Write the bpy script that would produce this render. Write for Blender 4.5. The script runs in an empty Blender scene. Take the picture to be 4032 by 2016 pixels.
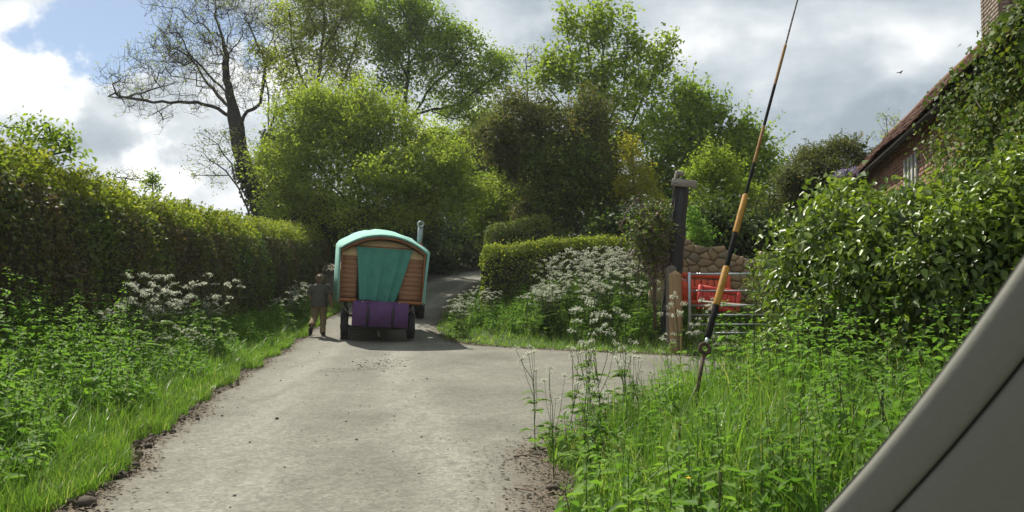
import bpy, bmesh, math, time
import numpy as np
from mathutils import Vector, Matrix
T0 = time.time()
S = bpy.context.scene
COL = S.collection
R = math.radians

# ------------------------------------------------------------------ camera
FPX, HCAM = 3028.0, 1.36
PITCH = math.atan((1150 - 1008) / FPX)
cam_d = bpy.data.cameras.new('camera'); cam = bpy.data.objects.new('camera', cam_d); COL.objects.link(cam)
cam.location = (0, 0, HCAM); cam.rotation_euler = (R(90) + PITCH, 0, 0)
cam_d.sensor_width = 36; cam_d.lens = FPX / 4032 * 36
cam_d.clip_start = 0.02; cam_d.clip_end = 6000
cam_d.dof.use_dof = True; cam_d.dof.focus_distance = 16; cam_d.dof.aperture_fstop = 10
S.camera = cam

# ------------------------------------------------------------------ sun, exposure
SUN_AZ, SUN_EL = R(-33), R(50)           # azimuth from +Y, negative = left of the view
SUN_DIR = Vector((math.sin(SUN_AZ) * math.cos(SUN_EL), math.cos(SUN_AZ) * math.cos(SUN_EL), math.sin(SUN_EL)))
sl = bpy.data.lights.new('sun', 'SUN'); sl.energy = 5.0; sl.angle = R(0.6); sl.color = (1.0, 0.95, 0.82)
sun = bpy.data.objects.new('sun', sl); COL.objects.link(sun)
sun.rotation_euler = SUN_DIR.to_track_quat('Z', 'Y').to_euler(); sun.location = SUN_DIR * 60
S.view_settings.view_transform = 'Standard'; S.view_settings.look = 'None'
S.view_settings.exposure = 0.5; S.view_settings.gamma = 1.0
S.render.engine = 'CYCLES'
S.cycles.use_denoising = True
S.cycles.max_bounces = 7; S.cycles.diffuse_bounces = 4; S.cycles.transmission_bounces = 5; S.cycles.transparent_max_bounces = 4
S.cycles.sample_clamp_indirect = 6
S.render.film_transparent = False

# ------------------------------------------------------------------ pixel helper
cp, sp = math.cos(PITCH), math.sin(PITCH)
def at(px, py, d):
    """world point on the photograph's ray (px,py in 4032x2016) at depth Y=d"""
    x = (px - 2016) / FPX; v = (1008 - py) / FPX
    dy = cp - v * sp; dz = sp + v * cp
    return np.array((x / dy * d, d, HCAM + dz / dy * d))
def ray(px, py):
    p = at(px, py, 1.0) - np.array((0, 0, HCAM)); return p / np.linalg.norm(p)

# ------------------------------------------------------------------ world: sky with clouds
W = bpy.data.worlds.new('World'); S.world = W; W.use_nodes = True
nt = W.node_tree; N = nt.nodes; Lk = nt.links; N.clear()
def nd(t, **kw):
    n = N.new(t)
    for k, v in kw.items(): setattr(n, k, v)
    return n
def mth(op, a, b=None, c=None, clamp=False):
    n = nd('ShaderNodeMath', operation=op); n.use_clamp = clamp
    for i, v in enumerate((a, b, c)):
        if v is None: continue
        if isinstance(v, (int, float)): n.inputs[i].default_value = v
        else: Lk.new(v, n.inputs[i])
    return n.outputs[0]
tc = nd('ShaderNodeTexCoord'); sep = nd('ShaderNodeSeparateXYZ'); Lk.new(tc.outputs['Generated'], sep.inputs[0])
den = mth('MAXIMUM', mth('ADD', sep.outputs[2], 0.95), 0.3)
comb = nd('ShaderNodeCombineXYZ')
Lk.new(mth('DIVIDE', sep.outputs[0], den), comb.inputs[0]); Lk.new(mth('DIVIDE', sep.outputs[1], den), comb.inputs[1]); Lk.new(mth('MULTIPLY', sep.outputs[2], 1.5), comb.inputs[2])
def noise(vec, scale, detail, rough, off=0.0, dist=0.0):
    m = nd('ShaderNodeMapping'); Lk.new(vec, m.inputs[0]); m.inputs['Location'].default_value = (off, off * 1.7, off * .6)
    n = nd('ShaderNodeTexNoise'); n.inputs['Scale'].default_value = scale; n.inputs['Detail'].default_value = detail
    n.inputs['Roughness'].default_value = rough; n.inputs['Distortion'].default_value = dist
    Lk.new(m.outputs[0], n.inputs['Vector']); return n
# warped direction for soft cloud banks
wn = noise(tc.outputs['Generated'], 9.0, 5, 0.6)
wv = nd('ShaderNodeVectorMath', operation='MULTIPLY_ADD'); Lk.new(wn.outputs['Color'], wv.inputs[0]); wv.inputs[1].default_value = (.16, .16, .16); wv.inputs[2].default_value = (-.08, -.08, -.08)
wd = nd('ShaderNodeVectorMath', operation='ADD'); Lk.new(wv.outputs[0], wd.inputs[0]); Lk.new(tc.outputs['Generated'], wd.inputs[1])
def bank(px, py, rad, gain):
    """a soft cloud bank (or gap) around one direction of the sky"""
    d0 = ray(px, py); dn = nd('ShaderNodeVectorMath', operation='DISTANCE'); Lk.new(wd.outputs[0], dn.inputs[0]); dn.inputs[1].default_value = tuple(d0)
    mr = nd('ShaderNodeMapRange', interpolation_type='SMOOTHSTEP'); Lk.new(dn.outputs['Value'], mr.inputs[0])
    mr.inputs[1].default_value = rad / FPX; mr.inputs[2].default_value = rad / FPX * .12; mr.inputs[3].default_value = 0; mr.inputs[4].default_value = gain
    return mr.outputs[0]
n1 = noise(comb.outputs[0], 3.6, 9, 0.55, 3.1, .2); n2 = noise(comb.outputs[0], 5.2, 8, 0.52, 7.7, .15)
cov = mth('MULTIPLY_ADD', n1.outputs['Fac'], 1.5, 0.05)
for b in ((330, 120, 330, -.75), (760, 120, 260, -.5), (1120, 420, 170, -.5), (1000, 180, 200, -.45), (90, 60, 160, .3), (180, 380, 300, .5), (3000, 300, 900, .4), (1900, 200, 500, .4), (450, 600, 330, .5)):
    cov = mth('ADD', cov, bank(*b))
covr = nd('ShaderNodeMapRange', interpolation_type='SMOOTHSTEP'); Lk.new(cov, covr.inputs[0]); covr.inputs[1].default_value = .38; covr.inputs[2].default_value = .72
bri = mth('MULTIPLY_ADD', n2.outputs['Fac'], 1.5, -.34)
for b in ((110, 250, 230, .20), (260, 350, 190, .26), (60, 330, 160, .08), (640, 640, 150, .42), (1000, 330, 240, .30), (480, 190, 170, .3), (520, 480, 260, -.16), (330, 560, 220, -.12), (1950, 90, 260, .22), (2120, 60, 160, .15), (3050, 80, 330, .14), (3400, 520, 420, -.22), (2850, 330, 260, -.1), (2700, 120, 200, .1), (3650, 170, 260, .08), (720, 30, 260, -.1), (3200, 200, 220, -.08), (2780, 230, 160, .10), (3500, 330, 160, .09)):
    bri = mth('ADD', bri, bank(*b))
ramp = nd('ShaderNodeValToRGB'); Lk.new(bri, ramp.inputs[0]); cr = ramp.color_ramp
cr.elements[0].position = .18; cr.elements[0].color = (.28, .33, .375, 1)
cr.elements[1].position = 1.0; cr.elements[1].color = (.88, .87, .84, 1)
for p, c in ((.36, (.39, .44, .48, 1)), (.52, (.54, .58, .61, 1)), (.70, (.78, .79, .79, 1))):
    e = cr.elements.new(p); e.color = c
sky = nd('ShaderNodeTexSky', sky_type='NISHITA'); sky.sun_disc = False
sky.sun_elevation = SUN_EL; sky.sun_rotation = SUN_AZ; sky.air_density = 1.0; sky.dust_density = .6; sky.ozone_density = 1.2
bgA = nd('ShaderNodeBackground'); Lk.new(sky.outputs[0], bgA.inputs[0]); bgA.inputs[1].default_value = .075
bgB = nd('ShaderNodeBackground'); Lk.new(ramp.outputs[0], bgB.inputs[0]); bgB.inputs[1].default_value = 0.98
mx = nd('ShaderNodeMixShader'); Lk.new(covr.outputs[0], mx.inputs[0]); Lk.new(bgA.outputs[0], mx.inputs[1]); Lk.new(bgB.outputs[0], mx.inputs[2])
wo = nd('ShaderNodeOutputWorld'); Lk.new(mx.outputs[0], wo.inputs[0])

# ------------------------------------------------------------------ materials
MATS = {}
class MG:
    """small node-graph writer"""
    def __init__(s, name):
        s.m = bpy.data.materials.new(name); s.m.use_nodes = True; s.t = s.m.node_tree; s.t.nodes.clear(); MATS[name] = s.m
        s.out = s.n('ShaderNodeOutputMaterial')
    def n(s, t, **kw):
        k = s.t.nodes.new(t)
        for a, b in kw.items(): setattr(k, a, b)
        return k
    def put(s, sock, v):
        if hasattr(v, 'is_linked') or hasattr(v, 'links'): s.t.links.new(v, sock)
        elif isinstance(v, (tuple, list)) and len(v) == 3 and sock.type == 'RGBA': sock.default_value = (*v, 1)
        else: sock.default_value = v
    def math(s, op, a, b=0.0, clamp=False):
        k = s.n('ShaderNodeMath', operation=op); k.use_clamp = clamp; s.put(k.inputs[0], a); s.put(k.inputs[1], b); return k.outputs[0]
    def noise(s, scale, detail=4, rough=.55, coord='Object', stretch=None, dist=0.0):
        c = s.n('ShaderNodeTexCoord'); v = c.outputs[coord]
        if stretch:
            m = s.n('ShaderNodeMapping'); m.inputs['Scale'].default_value = stretch; s.t.links.new(v, m.inputs[0]); v = m.outputs[0]
        k = s.n('ShaderNodeTexNoise'); k.inputs['Scale'].default_value = scale; k.inputs['Detail'].default_value = detail; k.inputs['Roughness'].default_value = rough; k.inputs['Distortion'].default_value = dist
        s.t.links.new(v, k.inputs['Vector']); return k.outputs['Fac']
    def attr(s, name): return s.n('ShaderNodeAttribute', attribute_name=name).outputs['Fac']
    def rnd(s): return s.n('ShaderNodeObjectInfo').outputs['Random']
    def ramp(s, fac, stops, interp='LINEAR'):
        k = s.n('ShaderNodeValToRGB'); k.color_ramp.interpolation = interp; s.t.links.new(fac, k.inputs[0]); e = k.color_ramp.elements
        while len(e) < len(stops): e.new(.5)
        for el, (p, c) in zip(e, stops): el.position = p; el.color = (*c, 1)
        return k.outputs[0]
    def mix(s, f, a, b, mode='MIX'):
        k = s.n('ShaderNodeMix', data_type='RGBA', blend_type=mode); s.put(k.inputs[0], f); s.put(k.inputs[6], a); s.put(k.inputs[7], b); return k.outputs[2]
    def maprange(s, v, a, b, c=0., d=1.):
        k = s.n('ShaderNodeMapRange', interpolation_type='SMOOTHSTEP'); s.put(k.inputs[0], v)
        for i, x in enumerate((a, b, c, d)): k.inputs[i + 1].default_value = x
        return k.outputs[0]
    def bump(s, h, strength=.3, dist=.02):
        k = s.n('ShaderNodeBump'); k.inputs['Strength'].default_value = strength; k.inputs['Distance'].default_value = dist; s.t.links.new(h, k.inputs['Height']); return k.outputs[0]
    def pbr(s, col, rough=.7, metal=0., normal=None, spec=.4, sheen=0.):
        p = s.n('ShaderNodeBsdfPrincipled'); s.put(p.inputs['Base Color'], col); s.put(p.inputs['Roughness'], rough); s.put(p.inputs['Metallic'], metal); p.inputs['Specular IOR Level'].default_value = spec
        if normal is not None: s.t.links.new(normal, p.inputs['Normal'])
        return p.outputs[0]
    def end(s, sh): s.t.links.new(sh, s.out.inputs[0]); return s.m
LEAFK = 1.75      # gain that lifts leaf colours, since the backlit foliage rendered too dark
def leafmat(name, stops, trans=.38, rough=.6, spec=.18, tboost=(1.5, 1.55, .75)):
    stops = [(p, tuple(min(.9, x * LEAFK) for x in c)) for p, c in stops] if not name.startswith('flower') else stops
    g = MG(name); c = g.ramp(g.attr('tint'), stops)
    n = g.noise(.9, 2); c = g.mix(g.maprange(n, .3, .7, 0, .35), c, tuple(x * .72 for x in stops[0][1]))
    p = g.pbr(c, rough, spec=spec)
    t = g.n('ShaderNodeBsdfTranslucent'); tcx = g.mix(1.0, c, tboost, 'MULTIPLY'); g.t.links.new(tcx, t.inputs[0])
    m = g.n('ShaderNodeMixShader'); m.inputs[0].default_value = trans; g.t.links.new(p, m.inputs[1]); g.t.links.new(t.outputs[0], m.inputs[2])
    return g.end(m.outputs[0])
def simple(name, a, b=None, scale=6, rough=.75, metal=0., bump=0., stretch=None, spec=.4, detail=4):
    g = MG(name); b = b or tuple(x * .7 for x in a); n = g.noise(scale, detail, .6, stretch=stretch)
    return g.end(g.pbr(g.ramp(n, ((.3, a), (.7, b))), rough, metal, g.bump(n, bump, .02) if bump else None, spec))
def piecemat(name, stops, scale=8, bump=.4, rough=.85, rndmix=.65):
    """colour differs from piece to piece (object random or tint attribute)"""
    g = MG(name); n = g.noise(scale, 5, .65)
    f = g.math('ADD', g.math('MULTIPLY', g.rnd(), rndmix * .6), g.math('MULTIPLY', g.attr('tint'), rndmix * .6)); f = g.math('ADD', f, g.math('MULTIPLY', n, 1 - rndmix * .6))
    f = g.math('ADD', f, -.2, True)
    return g.end(g.pbr(g.ramp(f, stops), rough, normal=g.bump(n, bump, .02)))

leafmat('leaf_hedge', ((0, (.070, .066, .02)), (.35, (.075, .105, .018)), (.7, (.12, .155, .022)), (1, (.19, .195, .03))), .46)
leafmat('leaf_hedge_shade', ((0, (.070, .050, .030)), (.4, (.058, .060, .022)), (.7, (.045, .075, .020)), (1, (.05, .085, .018))), .26)  # darker brown-green face leaves, with the shade of the face put into the colour
leafmat('leaf_ash', ((0, (.10, .13, .03)), (1, (.20, .23, .05))), .45)
leafmat('leaf_oak_young', ((0, (.10, .125, .02)), (.5, (.15, .18, .024)), (1, (.22, .225, .035))), .48)
leafmat('leaf_oak', ((0, (.075, .112, .018)), (.5, (.115, .172, .022)), (1, (.175, .225, .03))), .48)
leafmat('leaf_hazel', ((0, (.085, .12, .022)), (.5, (.13, .18, .026)), (1, (.21, .24, .045))), .48)
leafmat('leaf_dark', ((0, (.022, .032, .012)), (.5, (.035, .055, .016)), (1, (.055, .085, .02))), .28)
leafmat('leaf_yew', ((0, (.034, .048, .016)), (.5, (.060, .070, .024)), (.85, (.095, .088, .03)), (1, (.17, .125, .035))), .40)
leafmat('leaf_maple', ((0, (.085, .12, .018)), (.5, (.13, .18, .022)), (1, (.20, .235, .04))), .48)
leafmat('leaf_gold', ((0, (.13, .135, .02)), (1, (.24, .21, .03))), .45)
leafmat('leaf_glossy', ((0, (.026, .045, .009)), (.5, (.065, .10, .013)), (1, (.15, .20, .028))), .36, .40, .42)
leafmat('leaf_ivy', ((0, (.030, .050, .012)), (.6, (.055, .085, .016)), (1, (.13, .14, .025))), .30, .55)
leafmat('leaf_nettle', ((0, (.042, .082, .016)), (.5, (.075, .135, .024)), (1, (.135, .20, .036))), .45, .6, .16, (1.3, 1.5, .75))
leafmat('leaf_parsley', ((0, (.06, .11, .025)), (1, (.12, .19, .05))), .42)
leafmat('grass_blade', ((0, (.036, .070, .011)), (.5, (.082, .138, .021)), (.9, (.155, .21, .036)), (1, (.28, .25, .10))), .42, .42, .32, (1.2, 1.5, .7))
leafmat('flower_white', ((0, (.58, .62, .46)), (1, (.84, .84, .74))), .42, .7, .2, (1, 1, .95))
leafmat('flower_yellow', ((0, (.75, .48, .02)), (1, (.85, .62, .03))), .25, .5, .3, (1, 1, .9))
leafmat('flower_lilac', ((0, (.30, .22, .42)), (1, (.52, .44, .62))), .25, .6, .3, (1, 1, 1))
simple('bark', (.075, .062, .048), (.035, .030, .025), 14, .9, bump=.7, stretch=(1, 1, .25))
simple('bark_dark', (.042, .035, .028), (.022, .019, .016), 14, .9, bump=.6, stretch=(1, 1, .25))
simple('bark_pale', (.16, .135, .10), (.09, .075, .055), 14, .9, bump=.5, stretch=(1, 1, .25))
simple('dead_stem', (.20, .15, .11), (.10, .075, .055), 18, .9, bump=.4)
simple('hedge_core', (.050, .040, .026), (.022, .026, .012), 7, 1.0, bump=.8)
simple('stem_green', (.065, .10, .028), (.05, .05, .024), 9, .7)
simple('stem_brown', (.085, .055, .035), (.06, .075, .03), 9, .7)
simple('soil', (.085, .068, .05), (.045, .036, .027), 5, .95, bump=.6)
simple('litter', (.20, .155, .105), (.085, .062, .042), 30, .9)
simple('stone_chip', (.26, .235, .20), (.13, .115, .095), 20, .9, bump=.4)

def m_ground():
    g = MG('ground'); n = g.noise(1.3, 6, .6); n2 = g.noise(14, 4, .7)
    soil = g.ramp(n2, ((.3, (.06, .048, .034)), (.7, (.12, .096, .07)))); green = g.ramp(n2, ((.3, (.035, .055, .012)), (.7, (.065, .10, .02))))
    f = g.maprange(g.math('ADD', g.attr('soil'), g.math('MULTIPLY', g.math('SUBTRACT', n, .5), .7)), .35, .65)
    g.end(g.pbr(g.mix(f, green, soil), .95, normal=g.bump(n2, .6, .04)))
m_ground()
def m_road():
    g = MG('asphalt'); lane = g.attr('lane'); cross = g.attr('edge')
    n = g.noise(.55, 6, .62); nf = g.noise(38, 4, .75); nm = g.noise(5, 6, .7); st = g.noise(1.1, 4, .6, stretch=(2.2, .35, 1))
    base = g.ramp(n, ((.32, (.105, .101, .082)), (.5, (.150, .145, .119)), (.68, (.188, .181, .150))))
    # worn wheel tracks, paler where tyres polish the surface
    t1 = g.maprange(g.math('ABSOLUTE', g.math('SUBTRACT', lane, .95)), .55, .1); t2 = g.maprange(g.math('ABSOLUTE', g.math('SUBTRACT', lane, 2.55)), .5, .08)
    tr = g.math('MULTIPLY', g.math('MAXIMUM', t1, t2), g.maprange(st, .25, .6))
    base = g.mix(g.math('MULTIPLY', tr, .8), base, (.225, .217, .184))
    speck = g.maprange(nf, .53, .68); base = g.mix(g.math('MULTIPLY', speck, .62), base, (.07, .066, .057))
    vor = g.n('ShaderNodeTexVoronoi'); vor.inputs['Scale'].default_value = 30; c = g.n('ShaderNodeTexCoord'); g.t.links.new(c.outputs['Object'], vor.inputs['Vector'])
    chip = g.math('MULTIPLY', g.maprange(vor.outputs['Distance'], .22, .12), g.maprange(nm, .5, .68)); base = g.mix(g.math('MULTIPLY', chip, .8), base, (.27, .25, .215))
    for sc, am in ((36, .40), (12, .09)):
        va = g.n('ShaderNodeTexVoronoi'); va.inputs['Scale'].default_value = sc; ca = g.n('ShaderNodeTexCoord'); g.t.links.new(ca.outputs['Object'], va.inputs['Vector']); sx = g.n('ShaderNodeSeparateColor'); g.t.links.new(va.outputs['Color'], sx.inputs[0])
        base = g.mix(am, base, g.mix(1.0, base, g.ramp(sx.outputs[0], ((0, (.45, .44, .42)), (.5, (1, 1, 1)), (1, (1.65, 1.62, 1.55)))), 'MULTIPLY'))
    dk = g.math('MULTIPLY', g.math('MULTIPLY', g.maprange(nm, .45, .70), g.maprange(n, .35, .6)), .5); base = g.mix(dk, base, (.085, .078, .066))
    dirt = g.maprange(g.math('ADD', cross, g.math('MULTIPLY', g.math('SUBTRACT', nm, .5), .5)), .42, .02)
    base = g.mix(g.math('MULTIPLY', dirt, .85), base, g.ramp(nf, ((.35, (.065, .053, .038)), (.7, (.15, .122, .09)))))
    ck = g.n('ShaderNodeTexVoronoi', feature='DISTANCE_TO_EDGE'); ck.inputs['Scale'].default_value = .55; wv = g.n('ShaderNodeVectorMath', operation='MULTIPLY_ADD'); cc = g.n('ShaderNodeTexCoord'); g.t.links.new(nm, wv.inputs[0]); wv.inputs[1].default_value = (.5, .5, 0); g.t.links.new(cc.outputs['Object'], wv.inputs[2]); g.t.links.new(wv.outputs[0], ck.inputs['Vector'])
    crack = g.math('MULTIPLY', g.maprange(ck.outputs['Distance'], .014, .002), g.maprange(n, .46, .6)); base = g.mix(g.math('MULTIPLY', crack, .22), base, (.05, .047, .04))
    h = g.math('ADD', g.math('MULTIPLY', nf, .6), nm)
    g.end(g.pbr(base, .85, normal=g.bump(h, .6, .016), spec=.3))
m_road()
def m_wood(name, a, b, scale=3.5, stretch=(1, 6, 6), knots=True, rough=.7):
    g = MG(name); n = g.noise(scale, 6, .6, stretch=stretch, dist=1.2); r = g.rnd()
    c = g.ramp(n, ((.3, a), (.72, b))); c = g.mix(g.math('MULTIPLY', r, .45), c, tuple(x * .62 for x in a))
    if knots:
        k = g.noise(9, 2, .5, stretch=(1, 1, 1.5)); c = g.mix(g.math('MULTIPLY', g.maprange(k, .66, .74), .75), c, tuple(x * .3 for x in a))
    g.end(g.pbr(c, rough, normal=g.bump(n, .25, .01)))
m_wood('wagon_plank', (.27, .132, .065), (.40, .21, .10))
m_wood('wagon_trim', (.26, .10, .035), (.38, .15, .05), knots=False)
m_wood('wagon_pale', (.66, .49, .25), (.76, .58, .32), knots=False)
m_wood('post_new', (.34, .215, .105), (.46, .30, .15), stretch=(6, 6, .8))
m_wood('post_old', (.21, .185, .15), (.12, .10, .08), stretch=(6, 6, .8))
m_wood('board_grey', (.33, .30, .25), (.20, .175, .14), stretch=(1, 6, 6))
simple('canvas_teal', (.26, .50, .43), (.18, .39, .33), 3.5, .85, bump=.5, detail=8)
simple('curtain_teal', (.085, .30, .235), (.058, .225, .175), 4, .9, bump=.3, detail=7)
simple('paint_purple', (.13, .055, .175), (.085, .04, .115), 5, .75, bump=.2, detail=8)
simple('rubber', (.016, .016, .016), (.028, .026, .024), 30, .8, bump=.2)
simple('black_metal', (.018, .018, .018), (.035, .030, .027), 12, .5)
simple('dark_tar', (.020, .021, .023), (.042, .042, .044), 9, .6, bump=.4, stretch=(4, 4, .6))
simple('galvanised', (.52, .54, .56), (.38, .40, .42), 18, .38, .85)
simple('flue_grey', (.33, .38, .38), (.25, .30, .30), 10, .45, .3)
simple('red_paint', (.42, .045, .035), (.30, .03, .025), 10, .55)
simple('red_plastic', (.62, .045, .028), (.50, .035, .025), 5, .5)
simple('orange_plastic', (.70, .095, .025), (.58, .07, .02), 5, .5)
simple('sleeve_yellow', (.42, .21, .022), (.27, .125, .018), 22, .7, bump=.3)
simple('sleeve_brown', (.26, .125, .02), (.14, .07, .018), 22, .75, bump=.3)
simple('sleeve_black', (.010, .010, .010), (.018, .017, .016), 14, .9, bump=.2, spec=.1)
simple('rust', (.085, .048, .030), (.045, .030, .022), 22, .85, bump=.5)
simple('wire', (.055, .055, .055), (.03, .03, .03), 30, .5, .6)
simple('mortar', (.25, .20, .145), (.16, .13, .095), 12, .95, bump=.5)
simple('trim_plastic', (.170, .167, .146), (.158, .155, .135), 160, .62, bump=.03, spec=.3, detail=2)
simple('skin', (.42, .25, .17), (.36, .20, .14), 12, .6)
simple('hair', (.24, .155, .085), (.12, .075, .042), 30, .6, bump=.5, stretch=(4, 4, 1))
simple('shirt', (.10, .088, .070), (.065, .058, .047), 8, .9, bump=.3)
simple('trousers', (.26, .20, .105), (.20, .155, .08), 9, .9, bump=.3)
simple('boot', (.022, .019, .017), (.035, .028, .022), 20, .7)
simple('window_frame_white', (.55, .54, .50), (.42, .41, .38), 10, .7)
g = MG('glass_dark'); g.end(g.pbr((.03, .035, .04), .08, spec=.6))
piecemat('tile_clay', ((.0, (.065, .040, .034)), (.35, (.12, .062, .048)), (.65, (.165, .082, .06)), (1, (.13, .11, .085))), 9)
piecemat('brick_red', ((.0, (.15, .085, .062)), (.35, (.24, .125, .09)), (.7, (.30, .17, .125)), (1, (.27, .21, .16))), 14)
piecemat('brick_pale', ((.0, (.12, .095, .075)), (.4, (.20, .155, .12)), (.75, (.27, .215, .17)), (1, (.22, .185, .15))), 14)
piecemat('rubble_stone', ((.0, (.17, .12, .065)), (.3, (.28, .205, .115)), (.6, (.38, .29, .17)), (.8, (.20, .17, .12)), (1, (.31, .25, .17))), 5, .9)

# ------------------------------------------------------------------ mesh helpers
def tag(o, label=None, cat=None, group=None, kind=None):
    if label: o['label'] = label
    if cat: o['category'] = cat
    if group: o['group'] = group
    if kind: o['kind'] = kind
    return o
def empty(name, loc=(0, 0, 0), rot=(0, 0, 0)):
    o = bpy.data.objects.new(name, None); COL.objects.link(o); o.location = tuple(loc); o.rotation_euler = rot; o.empty_display_size = .2; return o
def link(name, me, parent=None, loc=None):
    o = bpy.data.objects.new(name, me); COL.objects.link(o)
    if parent is not None: o.parent = parent
    if loc is not None: o.location = tuple(loc)
    return o
def np_mesh(name, V, F, mat, attrs=None, smooth=False):
    """F: one (n,k) int array or list of them"""
    if not isinstance(F, list): F = [F]
    F = [f for f in F if len(f)]
    me = bpy.data.meshes.new(name); V = np.asarray(V, np.float32)
    me.vertices.add(len(V)); me.vertices.foreach_set('co', V.ravel())
    tot = np.concatenate([np.full(len(f), f.shape[1]) for f in F]); loops = np.concatenate([f.ravel() for f in F])
    me.loops.add(len(loops)); me.loops.foreach_set('vertex_index', loops.astype(np.int32))
    me.polygons.add(len(tot)); st = np.concatenate(([0], np.cumsum(tot)[:-1]))
    me.polygons.foreach_set('loop_start', st.astype(np.int32)); me.polygons.foreach_set('loop_total', tot.astype(np.int32))
    if smooth: me.polygons.foreach_set('use_smooth', np.ones(len(tot), bool))
    for k, a in (attrs or {}).items():
        at_ = me.attributes.new(k, 'FLOAT', 'POINT'); at_.data.foreach_set('value', np.asarray(a, np.float32))
    me.materials.append(MATS[mat]); me.update(calc_edges=True); return me
def unit(v): return v / np.maximum(np.linalg.norm(v, axis=-1, keepdims=True), 1e-9)
def rv(rng, n): return unit(rng.normal(size=(n, 3)))
class Geo:
    """collects numpy pieces"""
    def __init__(s): s.V = []; s.F = []; s.T = []; s.n = 0
    def add(s, V, F, tint=0.5):
        V = np.asarray(V, float).reshape(-1, 3)
        for f in (F if isinstance(F, list) else [F]): s.F.append(np.asarray(f) + s.n)
        s.V.append(V); s.T.append(np.broadcast_to(np.asarray(tint, float), (len(V),)).copy()); s.n += len(V); return s
    def mesh(s, name, mat, smooth=False):
        by = {}
        for f in s.F: by.setdefault(f.shape[1], []).append(f)
        return np_mesh(name, np.concatenate(s.V), [np.concatenate(v) for v in by.values()], mat, {'tint': np.concatenate(s.T)}, smooth)
    def obj(s, name, mat, parent=None, smooth=False, loc=None): return link(name, s.mesh(name, mat, smooth), parent, loc)
    # leaves ------------------------------------------------
    def kite(s, C, D, Nn, L, Wd, tint, fold=.15):
        n = len(C); D = unit(D); Sd = unit(np.cross(D, Nn)); Up = np.cross(Sd, D); L = np.broadcast_to(L, (n,))[:, None]; Wd = np.broadcast_to(Wd, (n,))[:, None]
        mid = C + D * L * .45 + Up * L * fold
        V = np.stack((C, mid + Sd * Wd * .5, C + D * L, mid - Sd * Wd * .5), 1)
        s.add(V, np.arange(4 * n).reshape(n, 4), np.repeat(np.broadcast_to(tint, (n,)), 4)); return s
    def ovate(s, C, D, Nn, L, Wd, tint, droop=.15, fold=.12):
        n = len(C); D = unit(D); Sd = unit(np.cross(D, Nn)); Up = np.cross(Sd, D); L = np.broadcast_to(L, (n,))[:, None]; Wd = np.broadcast_to(Wd, (n,))[:, None]
        a = C + D * L * .28 + Up * Wd * fold; b = C + D * L * .66 + Up * (Wd * fold - L * droop * .4); t = C + D * L - Up * L * droop
        V = np.stack((C, a + Sd * Wd * .5, b + Sd * Wd * .36, t, b - Sd * Wd * .36, a - Sd * Wd * .5), 1); i = np.arange(n)[:, None] * 6
        s.add(V, np.concatenate((i + np.array((0, 1, 2, 3)), i + np.array((0, 3, 4, 5)))), np.repeat(np.broadcast_to(tint, (n,)), 6)); return s
    def blades(s, B, H, lean, wid, tint, rng, segs=3):
        n = len(B); az = rng.uniform(0, 2 * np.pi, n); ld = np.stack((np.cos(az), np.sin(az), 0 * az), 1); sd = np.stack((-np.sin(az + rng.normal(0, .6, n)), np.cos(az), 0 * az), 1); sd = unit(sd)
        H = np.broadcast_to(H, (n,)); wid = np.broadcast_to(wid, (n,)); lean = np.broadcast_to(lean, (n,)); rows = []
        for k in range(segs + 1):
            t = k / segs; c = B + ld * (lean * H * t ** 2)[:, None]; c[:, 2] += H * (t - .28 * lean * t ** 3)
            w = (wid * (1 - t ** 1.6) * .5)[:, None]
            if k < segs: rows += [c - sd * w, c + sd * w]
            else: rows += [c]
        V = np.stack(rows, 1); m = 2 * segs + 1; i = np.arange(n)[:, None] * m; q = [i + np.array((2 * k, 2 * k + 1, 2 * k + 3, 2 * k + 2)) for k in range(segs - 1)]
        fs = [np.concatenate(q)] if q else []; fs.append(i + np.array((2 * segs - 2, 2 * segs - 1, 2 * segs)))
        s.add(V, fs, np.repeat(np.broadcast_to(tint, (n,)), m)); return s
    # solids ------------------------------------------------
    def cones(s, P0, P1, R0, R1, k=4, tint=.5):
        n = len(P0)
        if not n: return s
        d = unit(P1 - P0); ref = np.where(np.abs(d[:, 2:3]) > .9, np.array((1., 0, 0)), np.array((0, 0, 1.))); u = unit(np.cross(d, ref)); v = np.cross(d, u)
        a = np.arange(k) * 2 * np.pi / k; ring = u[:, None, :] * np.cos(a)[None, :, None] + v[:, None, :] * np.sin(a)[None, :, None]
        V = np.concatenate((P0[:, None] + ring * np.asarray(R0).reshape(-1, 1, 1), P1[:, None] + ring * np.asarray(R1).reshape(-1, 1, 1)), 1)
        i = np.arange(n)[:, None] * 2 * k; F = np.concatenate([i + np.array((j, (j + 1) % k, k + (j + 1) % k, k + j)) for j in range(k)])
        s.add(V, F, tint); return s
    def tube(s, P, r, k=8, caps=True, tint=.5, flat=1.0):
        P = np.asarray(P, float); n = len(P); r = np.broadcast_to(r, (n,)); d = np.gradient(P, axis=0); d = unit(d)
        u = np.cross(d[0], (0, 0, 1.) if abs(d[0][2]) < .9 else (1., 0, 0)); u = u / np.linalg.norm(u); rows = []
        for j in range(n):
            u = u - d[j] * np.dot(u, d[j]); u = u / np.linalg.norm(u); v = np.cross(d[j], u); a = np.arange(k) * 2 * np.pi / k
            rows.append(P[j] + r[j] * (np.cos(a)[:, None] * u + flat * np.sin(a)[:, None] * v))
        V = np.concatenate(rows); F = np.concatenate([np.stack((j * k + np.arange(k), j * k + (np.arange(k) + 1) % k, (j + 1) * k + (np.arange(k) + 1) % k, (j + 1) * k + np.arange(k)), 1) for j in range(n - 1)])
        fs = [F]
        if caps: fs += [np.arange(k)[None, ::-1], (n - 1) * k + np.arange(k)[None]]
        s.add(V, fs, tint); return s
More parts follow.
